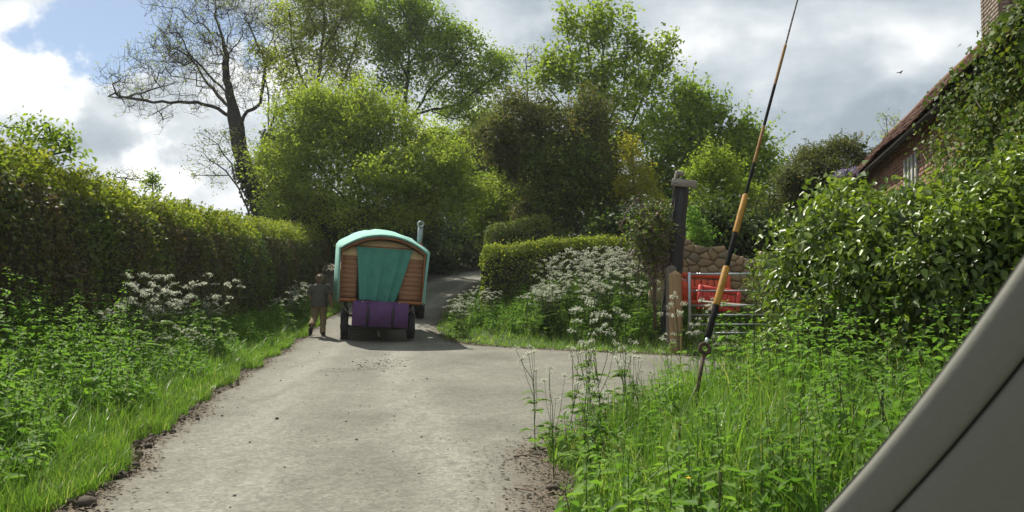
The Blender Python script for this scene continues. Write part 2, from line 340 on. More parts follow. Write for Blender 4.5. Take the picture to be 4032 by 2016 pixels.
    def loft(s, rings, tint=.5, caps=True):
        k = len(rings[0]); n = len(rings); V = np.concatenate([np.asarray(q, float) for q in rings]); ar = np.arange(k)
        F = np.concatenate([np.stack((j * k + ar, j * k + (ar + 1) % k, (j + 1) * k + (ar + 1) % k, (j + 1) * k + ar), 1) for j in range(n - 1)]); fs = [F]
        if caps: fs += [ar[None, ::-1], (n - 1) * k + ar[None]]
        s.add(V, fs, tint); return s
    def box(s, c, size, M=None, tint=.5, jit=0, rng=None, ch=0.0):
        """box with chamfered edges when ch>0"""
        hx, hy, hz = [q / 2 for q in size]
        if ch > 0:
            h = np.array((hx, hy, hz)); rings = []
            for z, ins in ((-hz, ch), (-hz + ch, 0), (hz - ch, 0), (hz, ch)):
                x, y = hx - ins, hy - ins; q = ch * .7
                rings.append(np.array([(x, -y + q, z), (x, y - q, z), (x - q, y, z), (-x + q, y, z), (-x, y - q, z), (-x, -y + q, z), (-x + q, -y, z), (x - q, -y, z)]))
            V = np.concatenate(rings); k = 8; ar = np.arange(k)
            fs = [np.concatenate([np.stack((j * k + ar, j * k + (ar + 1) % k, (j + 1) * k + (ar + 1) % k, (j + 1) * k + ar), 1) for j in range(3)]), ar[None, ::-1], 24 + ar[None]]
        else:
            V = np.array([(x, y, z) for x in (-hx, hx) for y in (-hy, hy) for z in (-hz, hz)]); fs = [np.array(((0, 1, 3, 2), (4, 6, 7, 5), (0, 4, 5, 1), (2, 3, 7, 6), (0, 2, 6, 4), (1, 5, 7, 3)))]
        if jit: V = V + rng.normal(0, jit, V.shape)
        if M is not None: V = V @ np.asarray(M)[:3, :3].T
        s.add(V + np.asarray(c), fs, tint); return s
def rot(rx=0, ry=0, rz=0):
    return np.array((Matrix.Rotation(rz, 3, 'Z') @ Matrix.Rotation(ry, 3, 'Y') @ Matrix.Rotation(rx, 3, 'X')))

# ------------------------------------------------------------------ terrain
XL = np.array([(-2.0, -8), (-2.2, 0), (-2.42, 2), (-2.75, 4.7), (-3.2, 6.6), (-3.45, 7.7), (-4.15, 11.1), (-4.8, 15), (-5.3, 19.3), (-5.7, 23), (-5.6, 26), (-5.1, 30), (-4.5, 34), (-3.4, 38), (-1.6, 42), (1.2, 46)])
XR = np.array([(.45, -8), (.42, 0), (.38, 2), (.36, 4.7), (.42, 6.5), (.75, 7.4), (1.5, 8.4), (3, 9.5), (5, 10.4), (9, 12), (9.2, 15.0), (5.2, 15.3), (3.3, 16), (2.1, 16.7), (.5, 17.9), (-.9, 19.2), (-1.65, 20.2), (-2.05, 21.6), (-2.25, 24.5), (-2.2, 28), (-1.7, 34), (-.6, 38), (1.0, 42), (3.6, 46)])
def smooth_edge(P, y):
    x = np.interp(y, P[:, 1], P[:, 0]); return x
def wob(y, s): return .05 * np.sin(y * 2.3 + s) + .035 * np.sin(y * 5.1 + 2 * s) + .02 * np.sin(y * 11.7 + 3 * s)
def xl(y): return smooth_edge(XL, y) + wob(y, 1.0)
def xr(y): return smooth_edge(XR, y) + wob(y, 2.3)
def sstep(a, b, v): t = np.clip((v - a) / (b - a), 0, 1); return t * t * (3 - 2 * t)
def polydist(P, x, y):
    d = np.full(x.shape, 1e9)
    for (ax, ay), (bx, by) in zip(P[:-1], P[1:]):
        vx, vy = bx - ax, by - ay; t = np.clip(((x - ax) * vx + (y - ay) * vy) / (vx * vx + vy * vy), 0, 1); d = np.minimum(d, np.hypot(x - ax - t * vx, y - ay - t * vy))
    return d
XR_far = XR[10:]; XR_near = XR[:10]
def roadz(y):
    yy = np.minimum(y, 42.0); z = .12 * (np.sqrt((yy - 20) ** 2 + 9) + (yy - 20)) / 2
    return z + .02 * np.clip(y - 42, 0, 60)
def camber(x, y): return -.055 * np.clip((x + 3.6), -1.5, 1.5) * sstep(16, 19.5, y) * (1 - sstep(25, 30, y))
def gz(x, y):
    x = np.asarray(x, float); y = np.asarray(y, float); z = roadz(y) + camber(x, y)
    inside = (x > xl(y)) & (x < xr(y)) & (y < 46)
    dl = np.where(x <= xl(y), polydist(XL, x, y), 0); drf = np.where((x >= xr(y)) & (y > 15.0), polydist(XR_far, x, y), 0); drn = np.where((x >= xr(y)) & (y < 13), polydist(XR_near, x, y), 0)
    z = z + .38 * sstep(.1, 2.3, dl) + 1.15 * sstep(.15, 3.2, drf) * (1 - .55 * sstep(4.0, 6.0, x)) + .16 * sstep(.05, .9, drn)
    z = z + np.where(inside, 0, .02 * np.sin(x * 3.1 + y * 1.7) + .015 * np.sin(x * 7.3 - y * 5.9))
    return z
def gz1(x, y): return float(gz(np.array([x]), np.array([y]))[0])
def build_ground():
    xs = np.concatenate((-np.geomspace(300, 14.2, 16), np.arange(-14, 14.01, .16), np.geomspace(14.2, 300, 16))); ys = np.concatenate((-np.geomspace(100, 6.3, 10), np.arange(-6, 34, .16), np.arange(34, 60, .8), np.geomspace(61, 420, 16)))
    X, Y = np.meshgrid(xs, ys); x, y = X.ravel(), Y.ravel(); z = gz(x, y)
    ins = (x > xl(y) + .12) & (x < xr(y) - .12) & (y < 45.5); z = z - np.where(ins, .08, 0)
    e = np.minimum(np.abs(x - xl(y)), np.minimum(np.where(y > 15, polydist(XR_far, x, y), 9), np.where(y < 13, polydist(XR_near, x, y), 9))); soil = 1 - sstep(.05, .3, e)
    soil = np.maximum(soil, sstep(-6.0, -6.6, x) * (1 - sstep(30, 33, y)) * .9); soil = np.maximum(soil, sstep(28, 34, y) * (1 - sstep(70, 90, y)))
    nx, ny = len(xs), len(ys); i = np.arange(ny - 1)[:, None] * nx + np.arange(nx - 1)[None]; i = i.ravel(); F = np.stack((i, i + 1, i + nx + 1, i + nx), 1)
    o = link('ground', np_mesh('ground', np.stack((x, y, z), 1), F, 'ground', {'soil': soil}, True)); tag(o, kind='structure')
    ys = np.arange(-6, 46, .12); m = 46; t = np.linspace(0, 1, m); a, b = xl(ys), xr(ys); X = a[:, None] * (1 - t) + b[:, None] * t; Y = np.repeat(ys[:, None], m, 1); x, y = X.ravel(), Y.ravel()
    lane = x - np.repeat(a, m); ed = np.minimum(lane, np.minimum(np.where(y > 15, polydist(XR_far, x, y), 9), np.where(y < 13, polydist(XR_near, x, y) * .62, 9)))
    z = roadz(y) + camber(x, y) + .004 - .03 * (1 - sstep(0, .18, ed)); i = (np.arange(len(ys) - 1)[:, None] * m + np.arange(m - 1)[None]).ravel(); F = np.stack((i, i + 1, i + m + 1, i + m), 1)
    o = link('road', np_mesh('road', np.stack((x, y, z), 1), F, 'asphalt', {'lane': lane, 'edge': ed}, True)); tag(o, kind='structure')
build_ground()

# ------------------------------------------------------------------ trees
def resample(P, step):
    P = np.asarray(P, float); seg = np.linalg.norm(np.diff(P, axis=0), axis=1); s = np.concatenate(([0], np.cumsum(seg))); m = max(2, int(s[-1] / step) + 1); q = np.linspace(0, s[-1], m)
    return np.stack([np.interp(q, s, P[:, j]) for j in range(3)], 1)
def grow(skel, tips, rng, step=.45, up=.25, wig=.12, rtip=.010, expo=2.3, down=.5):
    """join tips to a skeleton like branches: every tip runs to the nearest wood below it"""
    pos = []; par = []
    for k, L in enumerate(skel):
        L = resample(L, step); L[1:-1] += rng.normal(0, wig * step * .5, L[1:-1].shape)
        if k == 0: prev = -1
        else: A = np.array(pos); prev = int(np.argmin(np.linalg.norm(A - L[0], axis=1)))
        for p in L: pos.append(p); par.append(prev); prev = len(pos) - 1
    A = np.zeros((len(pos) + len(tips) * 14, 3)); n = len(pos); A[:n] = pos; par = par + [0] * (len(A) - n)
    d0 = np.array([np.min(np.linalg.norm(A[:n] - t, axis=1)) for t in tips]) if len(tips) else []
    ends = []
    for ti in np.argsort(d0):
        t = tips[ti]; v = A[:n] - t; dist = np.linalg.norm(v, axis=1); cost = dist + down * np.maximum(0, v[:, 2]) ; b = int(np.argmin(cost)); L = dist[b]; m = max(1, min(10, int(L / step))); p0 = A[b].copy(); prev = b
        for j in range(1, m + 1):
            f = j / m; p = p0 * (1 - f) + t * f; p[2] += up * L * .5 * math.sin(math.pi * f) * (1 if j < m else 0)
            if j < m: p = p + rng.normal(0, wig * L / m, 3)
            A[n] = p; par[n] = prev; prev = n; n += 1
        ends.append(prev)
    A = A[:n]; par = np.array(par[:n]); acc = np.zeros(n); kids = np.bincount(par[par >= 0], minlength=n); acc[kids == 0] = rtip ** expo
    for i in range(n - 1, 0, -1):
        acc[par[i]] += acc[i] if par[i] >= 0 else 0
    r = acc ** (1 / expo); return A, par, r, np.array(ends)
def wood(A, par, r, rscale=1.0, rmax=None, boost=0.0):
    g = Geo(); i = np.where(par >= 0)[0]; p = par[i]; r = r * rscale; r = r * (1 + boost * sstep(.03, .16, r))
    if rmax: r = np.minimum(r, rmax)
    r0 = np.minimum(r[p], r[i] * 1.6 + .004)
    for lo, hi, k in ((0, .022, 3), (.022, .09, 5), (.09, 9, 9)):
        m = (r[i] >= lo) & (r[i] < hi); g.cones(A[p[m]], A[i[m]], r0[m], r[i[m]], k)
    return g
def blobs_pts(blobs, d, n, rng, shell=.35, zscale=1.0):
    """points in image-described ellipsoids (px,py,rx,ry[,depth offset]) at depth d; more of them near the surface"""
    w = np.array([b[2] * b[3] for b in blobs], float); cnt = rng.multinomial(n, w / w.sum()); out = []
    for b, c in zip(blobs, cnt):
        off = b[4] if len(b) > 4 else 0; dd = d + off; ctr = at(b[0], b[1], dd); rx = b[2] / FPX * dd; rz = b[3] / FPX * dd
        q = rv(rng, c); ph = rng.uniform(0, 6.28, 4); lum = 1 + .16 * np.sin(q[:, 0] * 5 + ph[0]) * np.sin(q[:, 2] * 5 + ph[1]) + .10 * np.sin(q[:, 0] * 11 + ph[2] + q[:, 1] * 6) * np.sin(q[:, 2] * 10 + ph[3]) + np.abs(rng.normal(0, .07, c)); q = q * (rng.uniform(shell, 1, c) ** .6 * lum)[:, None]; out.append(ctr + q * np.array((rx, max(rx, rz) * .9 * zscale, rz)))
    return np.concatenate(out)
def leafcloud(g, C, n_per, spread, L, rng, aspect=.62, tmean=.5, tsd=.25, flat=.6, droop=.2, ttop=None, kind='kite'):
    n = len(C) * n_per; P = np.repeat(C, n_per, 0) + rng.normal(0, 1, (n, 3)) * np.asarray(spread); D = rv(rng, n); D[:, 2] = D[:, 2] * .6 - droop; Nn = rv(rng, n) * flat + np.array((0, 0, 1.)) * (1.2 - flat)
    Ls = L * rng.uniform(.6, 1.35, n); ct = np.repeat(rng.normal(0, tsd * .7, len(C)), n_per); t = np.clip(tmean + ct + rng.normal(0, tsd * .7, n), 0, 1)
    (g.kite if kind == 'kite' else g.ovate)(P, D, Nn, Ls, Ls * aspect, t); return g
def tree(name, label, cat, d, skel_px, blobs, seed, tips=400, n_per=40, spread=.32, leaf=.14, mat='leaf_oak', bark='bark', group=None, up=.25, wig=.14, rscale=1.0, rtip=.012, tmean=.5, shell=.35, base=True, aspect=.62, droop=.2, expo=2.3, step=.45, tipleaf=None, down=.5, inner=0, isize=.26, sprays=0, slen=.8, boost=0.0):
    rng = np.random.default_rng(seed); skel = []
    for k, L in enumerate(skel_px):
        P = [at(q[0], q[1], d + (q[2] if len(q) > 2 else 0)) for q in L]
        if k == 0 and base: b = P[0].copy(); b[2] = gz1(b[0], b[1]) - .15; P = [b] + P
        skel.append(np.array(P))
    lobes = []
    for b in blobs:
        for _ in range(4):
            a_ = rng.uniform(0, 6.28); k_ = rng.uniform(.22, .42); lobes.append((b[0] + math.cos(a_) * b[2] * .9, b[1] - abs(math.sin(a_)) * b[3] * .9 * (1 if rng.random() < .75 else -1), b[2] * k_, b[3] * k_, (b[4] if len(b) > 4 else 0) + rng.normal(0, b[2] / FPX * d * .4)))
    blobs = list(blobs) + lobes
    tp = blobs_pts(blobs, d, tips, rng, shell); tp = tp[tp[:, 2] > gz(tp[:, 0], tp[:, 1]) + .15]; A, par, r, ends = grow(skel, tp, rng, step, up, wig, rtip, expo, down)
    org = A[0].copy(); org[2] += .15; root = empty(name, org); tag(root, label, cat, group); A = A - org
    w = wood(A, par, r, rscale, None, boost).obj('trunk', bark, root, True)
    if n_per:
        g = Geo(); C = A[ends]
        leafcloud(g, C, n_per, spread, leaf, rng, aspect, tmean, droop=droop)
        if sprays:     # shoots that break the outline
            ctr = C.mean(0); k = rng.integers(0, len(C), sprays); P0 = C[k]; dr = unit(unit(P0 - ctr) * .8 + rv(rng, sprays) * .5 + np.array((0, 0, .45))); ln = slen * rng.uniform(.4, 1.3, sprays)
            for f in np.linspace(.1, 1, 9):
                for _ in range(2): q = P0 + dr * (ln * f)[:, None] + rng.normal(0, .05, (sprays, 3)); Ls = leaf * rng.uniform(.6, 1.2, sprays); g.kite(q, rv(rng, sprays) + np.array((0, 0, -.2)), rv(rng, sprays) * .6 + np.array((0, 0, .6)), Ls, Ls * aspect, np.clip(tmean + .2 + rng.normal(0, .2, sprays), 0, 1))
            gw = Geo(); gw.cones(P0, P0 + dr * ln[:, None], np.full(sprays, .008), np.full(sprays, .003), 3); tag(gw.obj('shoots', bark, root), kind='stuff')
        if inner:      # filler leaves deep inside the crown, shade put into their dark tint
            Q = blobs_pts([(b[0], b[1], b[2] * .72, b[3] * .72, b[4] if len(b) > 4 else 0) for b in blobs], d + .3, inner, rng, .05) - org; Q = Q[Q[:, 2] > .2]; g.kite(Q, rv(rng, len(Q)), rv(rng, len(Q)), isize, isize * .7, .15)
        tag(g.obj('crown', mat, root), kind='stuff')
    return root, A, ends, rng, org
def ivy_sleeve(root, A0, pts, rad, n, rng, mat='leaf_ivy', L=.16, lump=.35, tmean=.35):
    """ivy leaves clothing a stem (coordinates relative to the thing)"""
    g = Geo(); P = resample(pts, .1); i = rng.integers(0, len(P), n); q = rv(rng, n); q[:, 2] *= .4; rr = rad * (1 + lump * np.sin(P[i][:, 2] * 2.1 + q[:, 0] * 3)) * rng.uniform(.55, 1.15, n); C = P[i] + unit(q) * rr[:, None]
    D = unit(q) * .4 + rv(rng, n) * .5 + np.array((0, 0, -.6)); Ls = L * rng.uniform(.6, 1.3, n); g.kite(C, D, q + rv(rng, n) * .5, Ls, Ls * .8, np.clip(rng.normal(tmean, .25, n), 0, 1))
    return tag(g.obj('ivy', mat, root), kind='stuff')

# bare ash on the left
ash_limbs = [
    [(1035, 870), (1027, 832), (1000, 760), (978, 699), (955, 625), (937, 559), (930, 500), (923, 447), (902, 350), (890, 270), (884, 200), (872, 140), (850, 60), (842, -60)],
    [(915, 462), (860, 432), (790, 405), (720, 395, -.6), (671, 405, -.9), (625, 402, -1.2), (580, 402, -1.3), (520, 392, -1.4), (470, 380, -1.4)],
    [(700, 400, -.7), (640, 428, -1), (590, 455, -1.2)],
    [(909, 433), (860, 372, 1), (818, 328, 1.5), (769, 315, 2), (671, 300, 2.6), (600, 330, 3)],
    [(890, 363), (820, 290, -1), (755, 224, -1.6), (699, 175, -2), (615, 178, -2.4), (530, 215, -2.6)],
    [(888, 250), (860, 170, 1.4), (810, 100, 2), (770, 20, 2.6), (740, -60, 3)],
    [(895, 217), (937, 175, -.8), (972, 70, -1.4), (993, 0, -1.6), (1010, -70, -1.8)],
    [(884, 200), (905, 120, 1.2), (900, 30, 1.6), (920, -60, 2)],
    [(755, 224, -1.6), (690, 110, -2), (640, 40, -2.2), (590, -20, -2.4)],
    [(818, 328, 1.5), (760, 240, 1.9), (690, 230, 2.2), (560, 250, 2.6), (480, 285, 2.8)],
    [(937, 500), (972, 445, .8), (1025, 415, 1), (1040, 340, 1), (1048, 245, .9), (1070, 160, .8), (1088, 70, .8), (1100, -40, .7)],
    [(1048, 245, .9), (1010, 170, .3), (985, 110, 0)]]
ash_bl = [(600, 290, 150, 100), (520, 340, 120, 70), (720, 190, 140, 110), (830, 90, 150, 120), (960, 40, 130, 110), (700, 60, 130, 90), (640, 200, 110, 80), (470, 350, 70, 50), (760, 300, 120, 90), (1010, 220, 100, 130), (850, 240, 110, 100), (640, 470, 45, 45), (560, 430, 60, 40), (1060, 100, 70, 110), (960, 340, 90, 90), (800, 430, 70, 40)]
root, A, ends, rng, org = tree('ash_tree', 'tall nearly bare ash tree with spreading dark limbs above the clipped hedge', 'tree', 38, ash_limbs, ash_bl, 11, tips=1050, n_per=0, bark='bark_dark', up=.18, wig=.2, rtip=.0045, rscale=1.85, boost=1.1, expo=1.95, step=.4, shell=.1)
g = Geo()
for k in range(3):   # fine twigs and unopened leaf tufts at each tip
    m = rng.random(len(ends)) < .9; P0 = A[ends][m]; dr = unit(rv(rng, len(P0)) + np.array((-.15, 0, .5))); ln = rng.uniform(.35, .95, len(P0))[:, None]; P1 = P0 + dr * ln * .55 + np.array((0, 0, -.05)); P2 = P1 + unit(dr + np.array((0, 0, .8))) * ln * .45
    g.cones(P0, P1, np.full(len(P0), .008), np.full(len(P0), .0065), 3); g.cones(P1, P2, np.full(len(P0), .0065), np.full(len(P0), .005), 3)
    if k == 0: tw = P2
    else: tw = np.concatenate((tw, P2))
tag(g.obj('twig_mass', 'bark_dark', root), kind='stuff')
g = Geo(); sel = tw[rng.random(len(tw)) < .45]; leafcloud(g, sel, 4, .06, .10, rng, .45, .5); tag(g.obj('crown', 'leaf_ash', root), kind='stuff')
tr = np.array([at(*q, 38) for q in ((1036, 860), (1027, 832), (1000, 760), (978, 699), (962, 650))]) - org; ivy_sleeve(root, A, tr, .48, 2600, rng, 'leaf_dark', .15)

# sparse young growth left of the ash trunk
tree('leafing_sapling', 'thin branching sapling with first pale leaves left of the ash trunk', 'tree', 36, [[(985, 850), (950, 760), (900, 690), (840, 640), (800, 600)], [(950, 760), (900, 640), (850, 560), (790, 520)], [(900, 690), (820, 690), (770, 690)]], [(830, 570, 90, 60), (800, 640, 70, 60), (880, 620, 60, 70), (850, 690, 80, 40), (900, 540, 40, 50)], 12, tips=170, n_per=7, spread=.13, leaf=.10, mat='leaf_ash', bark='bark', rtip=.008, shell=.1, aspect=.5)

# ivy-clad second trunk
root, A, ends, rng, org = tree('ivy_clad_tree', 'ivy covered trunk beside the ash with thin bare upper branches', 'tree', 37, [[(1075, 860), (1062, 720), (1072, 600), (1060, 520), (1085, 440), (1140, 400), (1190, 330)], [(1062, 640), (1110, 560), (1160, 500), (1200, 460)]], [(1130, 430, 80, 80), (1190, 380, 70, 80), (1080, 330, 60, 90), (1150, 520, 60, 50)], 13, tips=160, n_per=9, spread=.2, leaf=.13, mat='leaf_oak_young', bark='bark_dark')
tr = np.array([at(*q, 37) for q in ((1072, 860), (1060, 760), (1062, 700), (1075, 600), (1066, 530))]) - org; ivy_sleeve(root, A, tr, .55, 4200, rng, 'leaf_dark', .17)
tree('young_oak_sprout', 'small cluster of yellow green leaves between the bare branches', 'tree', 38.5, [[(1085, 860), (1060, 600), (1055, 400), (1040, 260), (1030, 200)]], [(1020, 185, 40, 30), (1045, 220, 45, 35), (1085, 235, 40, 30)], 14, tips=40, n_per=22, spread=.2, leaf=.14, mat='leaf_oak_young', bark='bark_dark')

# big oaks behind
oakY_bl = [(1180, 80, 95, 110), (1290, 50, 110, 100), (1240, 190, 120, 90), (1380, 130, 90, 120), (1130, 290, 55, 45), (1320, 270, 110, 80), (1250, -60, 150, 80), (1420, 30, 70, 90), (1160, 190, 60, 70), (1370, 10, 80, 70), (1210, 330, 90, 60), (1420, 250, 60, 80)]
tree('oak_tree', 'tall sparse oak with small yellow green spring leaves behind the round green bush', 'tree', 44, [[(1200, 860), (1215, 650), (1225, 480), (1250, 340), (1265, 200), (1275, 80), (1270, -60)], [(1225, 480), (1300, 400), (1360, 300), (1400, 180), (1420, 60)], [(1240, 400), (1180, 300), (1150, 180), (1140, 60)], [(1265, 200), (1330, 110), (1370, 10)], [(1225, 430), (1160, 400), (1110, 330)], [(1250, 340), (1310, 240), (1330, 140)]],
     oakY_bl, 15, tips=520, n_per=44, spread=(.34, .34, .26), leaf=.15, mat='leaf_oak_young', bark='bark_dark', rtip=.014, shell=.2)
oak_bl = [(1560, 110, 100, 110), (1660, 80, 100, 90), (1710, 190, 100, 90), (1810, 190, 90, 70), (1925, 270, 75, 60), (1975, 225, 45, 40), (1870, 350, 80, 50), (1600, 250, 100, 80), (1500, 170, 60, 100), (1760, 400, 110, 45), (1640, 30, 90, 50), (1480, 50, 70, 70), (1860, 450, 110, 55), (1770, 140, 70, 45), (1560, 350, 70, 60), (1940, 350, 60, 40), (1700, 290, 60, 50), (1980, 300, 40, 40), (1840, 280, 70, 50), (1560, 10, 60, 50)]
tree('oak_tree', 'large spreading oak in fresh mid green leaf in the centre behind the bush', 'tree', 42, [[(1594, 860), (1594, 640), (1594, 420), (1604, 300), (1612, 180), (1625, 60)], [(1594, 520), (1650, 420), (1690, 350), (1760, 290), (1830, 210), (1860, 170)], [(1640, 450), (1720, 430), (1800, 410), (1880, 350), (1960, 290)], [(1604, 300), (1560, 220), (1530, 120), (1520, 40)], [(1604, 260), (1660, 180), (1700, 110)], [(1700, 440), (1790, 470), (1860, 450)], [(1594, 420), (1540, 340), (1500, 250)]],
     oak_bl, 16, tips=600, n_per=46, spread=(.36, .36, .22), leaf=.17, mat='leaf_oak', bark='bark_dark', rtip=.014, shell=.25)
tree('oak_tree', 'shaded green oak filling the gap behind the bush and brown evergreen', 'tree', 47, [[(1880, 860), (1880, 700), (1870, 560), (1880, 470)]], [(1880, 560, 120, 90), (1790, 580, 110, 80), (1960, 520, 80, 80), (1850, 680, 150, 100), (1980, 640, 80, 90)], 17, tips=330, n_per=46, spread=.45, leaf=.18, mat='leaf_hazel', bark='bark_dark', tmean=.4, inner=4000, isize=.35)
# round hazel mass
haz = [(1360, 440, 150, 90), (1350, 500, 190, 110), (1210, 500, 130, 120), (1450, 590, 230, 150), (1290, 640, 230, 150), (1150, 620, 95, 120), (1600, 640, 170, 140), (1400, 780, 290, 110), (1700, 730, 110, 110), (1810, 770, 100, 100), (1130, 750, 80, 90), (1540, 460, 110, 70), (1260, 430, 80, 50), (1760, 650, 80, 70), (1560, 820, 200, 90), (1430, 400, 60, 45)]
root, A, ends, rng, org = tree('hazel_tree', 'big round dense light green bush tree above and behind the wagon', 'tree', 31, [[(1420, 880), (1410, 700), (1380, 560), (1350, 440)], [(1420, 860), (1300, 720), (1220, 600), (1180, 500)], [(1420, 860), (1540, 720), (1620, 600), (1640, 540)], [(1420, 870), (1250, 780), (1130, 700)], [(1420, 870), (1600, 790), (1750, 720)]],
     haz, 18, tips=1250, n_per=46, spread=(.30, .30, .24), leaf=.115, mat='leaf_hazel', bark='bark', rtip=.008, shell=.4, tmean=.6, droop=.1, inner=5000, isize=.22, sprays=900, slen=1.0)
# dark brown-green evergreen
yew = [(2130, 440, 140, 70), (2080, 550, 170, 110), (2250, 550, 150, 120), (2170, 690, 170, 130), (2330, 660, 100, 150), (2230, 820, 170, 90), (2000, 630, 80, 80), (2390, 780, 90, 110), (1950, 560, 70, 60), (2330, 470, 80, 80)]
tree('evergreen_tree', 'dark brownish evergreen tree smothered in ivy right of the lane', 'tree', 27.5, [[(2180, 900), (2160, 760), (2140, 600), (2130, 450)], [(2160, 760), (2060, 640), (2000, 580)], [(2150, 700), (2260, 600), (2320, 520)]], yew, 19, tips=760, n_per=52, spread=(.24, .24, .20), leaf=.10, mat='leaf_yew', bark='bark_dark', shell=.6, aspect=.42, droop=.35, tmean=.5, inner=8000, isize=.2, sprays=500, slen=.7)
rng = np.random.default_rng(20); ivb = [(2230, 620, 90, 80), (2290, 720, 110, 110), (2170, 760, 60, 80), (2380, 840, 100, 90), (2130, 640, 30, 60), (2250, 840, 100, 80)]
o_ = np.array(at(2280, 900, 25.6)); o_[2] = gz1(o_[0], o_[1]); root = empty('ivy_climber', o_); tag(root, 'lighter green climber with pale tips on the front of the brown evergreen', 'climber')
C = blobs_pts(ivb, 26.0, 240, rng, .6, .5); A, par, r, ends = grow([np.array((o_, at(2270, 760, 26), at(2240, 620, 26)))], C, rng, .4, .1, .2, .008); wood(A - o_, par, r).obj('stem', 'bark_dark', root, True)
g = Geo(); leafcloud(g, C - o_, 34, (.22, .2, .3), .11, rng, .7, .5, .3); tag(g.obj('foliage', 'leaf_ivy', root), kind='stuff')
# tall maple
map_bl = [(2310, 110, 90, 80), (2380, 50, 45, 60), (2230, 190, 80, 90), (2400, 200, 90, 90), (2500, 250, 100, 90), (2570, 190, 60, 60), (2290, 300, 130, 90), (2450, 360, 160, 90), (2600, 310, 70, 70), (2640, 410, 80, 70), (2500, 480, 180, 90), (2190, 290, 70, 70), (2220, 60, 25, 50), (2470, 80, 25, 70), (2090, 330, 60, 55), (2630, 180, 25, 45), (2400, 560, 150, 90), (2560, 580, 140, 90)]
tree('maple_tree', 'tall upright maple with bright yellow green leaves behind the brown evergreen', 'tree', 35, [[(2400, 880), (2395, 700), (2390, 520), (2380, 350), (2370, 180), (2365, 40)], [(2392, 560), (2310, 420), (2260, 260), (2230, 120), (2222, 40)], [(2390, 500), (2450, 360), (2470, 200), (2475, 60)], [(2395, 620), (2500, 460), (2560, 330), (2590, 220), (2630, 150)], [(2385, 420), (2330, 280), (2310, 140), (2300, 30)], [(2395, 640), (2560, 520), (2640, 420)], [(2390, 600), (2230, 430), (2150, 340)], [(2500, 460), (2510, 320), (2520, 220)]],
     map_bl, 21, tips=620, n_per=26, spread=(.22, .22, .26), leaf=.17, mat='leaf_maple', bark='bark', rtip=.011, shell=.25, up=-.1, aspect=.8, down=.9)
tree('background_sapling', 'thin twiggy tree tips between oak and maple against the cloud', 'tree', 40, [[(2080, 860), (2080, 500), (2075, 320), (2070, 230)]], [(2070, 260, 50, 70), (2110, 230, 40, 60), (2050, 350, 40, 70)], 22, tips=120, n_per=5, spread=.16, leaf=.11, mat='leaf_ash', rtip=.009, up=-.15)
# trees falling away to the right
rt_bl = [(2720, 410, 80, 75), (2790, 460, 70, 60), (2680, 520, 130, 80), (2820, 550, 90, 70), (2900, 600, 70, 60), (2980, 590, 55, 65), (3030, 640, 35, 45), (2700, 640, 140, 90), (2850, 690, 130, 90), (2970, 720, 90, 90), (2780, 820, 170, 100), (2940, 520, 30, 50), (2620, 740, 90, 90), (2960, 850, 120, 80)]
tree('field_maple', 'mid green leafy tree sloping down to the right behind the leaning black post', 'tree', 32, [[(2760, 900), (2750, 760), (2730, 620), (2720, 480), (2715, 380)], [(2750, 720), (2840, 600), (2900, 520)], [(2750, 760), (2900, 680), (2990, 590)], [(2740, 660), (2660, 560)]], rt_bl, 23, tips=640, n_per=32, spread=(.28, .28, .24), leaf=.15, mat='leaf_oak', bark='bark', rtip=.01, shell=.35, up=0, aspect=.75, inner=2500, isize=.25, sprays=350, slen=1.1)
tree('golden_shrub', 'slim yellow leaved shrub between the evergreen and the leaning black post', 'shrub', 25.5, [[(2510, 900), (2500, 780), (2490, 660), (2480, 580)]], [(2480, 600, 35, 50), (2500, 700, 55, 75), (2550, 790, 50, 75), (2470, 780, 40, 60), (2590, 860, 40, 50)], 24, tips=150, n_per=30, spread=.16, leaf=.09, mat='leaf_gold', bark='bark', rtip=.007, aspect=.6)
tree('bright_shrub', 'bright green arching shrub behind the broken stone wall', 'shrub', 23.5, [[(2830, 980), (2825, 860), (2820, 740), (2815, 660)], [(2825, 860), (2880, 760), (2900, 700)]], [(2820, 650, 60, 45), (2790, 720, 60, 60), (2870, 740, 70, 70), (2810, 830, 90, 80), (2900, 830, 60, 70)], 25, tips=230, n_per=34, spread=.2, leaf=.10, mat='leaf_maple', bark='bark', rtip=.007, aspect=.55, tmean=.35, sprays=160, slen=.6)
con_bl = [(3240, 610, 80, 40), (3330, 590, 70, 40), (3180, 670, 90, 60), (3390, 640, 45, 35), (3260, 720, 170, 80), (3150, 800, 120, 80), (3060, 860, 80, 90), (3300, 820, 120, 80)]
root, A, ends, rng, org = tree('yew_shrub', 'dark feathery yew with upswept tips behind the right hand bush', 'shrub', 24, [[(3230, 900), (3235, 780), (3240, 620)], [(3235, 780), (3330, 680), (3380, 620)], [(3235, 800), (3130, 720), (3080, 660)]], con_bl, 26, tips=420, n_per=54, spread=(.17, .17, .14), leaf=.10, mat='leaf_yew', bark='bark_dark', aspect=.3, shell=.55, tmean=.42, inner=5000, isize=.16)
g = Geo(); P = blobs_pts([(3230, 600, 90, 20), (3340, 580, 80, 20), (3160, 640, 70, 25), (3400, 620, 40, 20)], 24, 60, rng, .8) - org; 
for p in P:
    q = np.linspace(0, 1, 14)[:, None]; dr = np.array((rng.normal(.15, .35), rng.normal(0, .3), .7)); L = p + dr * q * rng.uniform(.3, .6); g.kite(L, rv(rng, 14) * .7 + dr, rv(rng, 14), .10, .035, np.clip(rng.normal(.55, .2, 14), 0, 1))
tag(g.obj('shoot_tips', 'leaf_yew', root), kind='stuff')
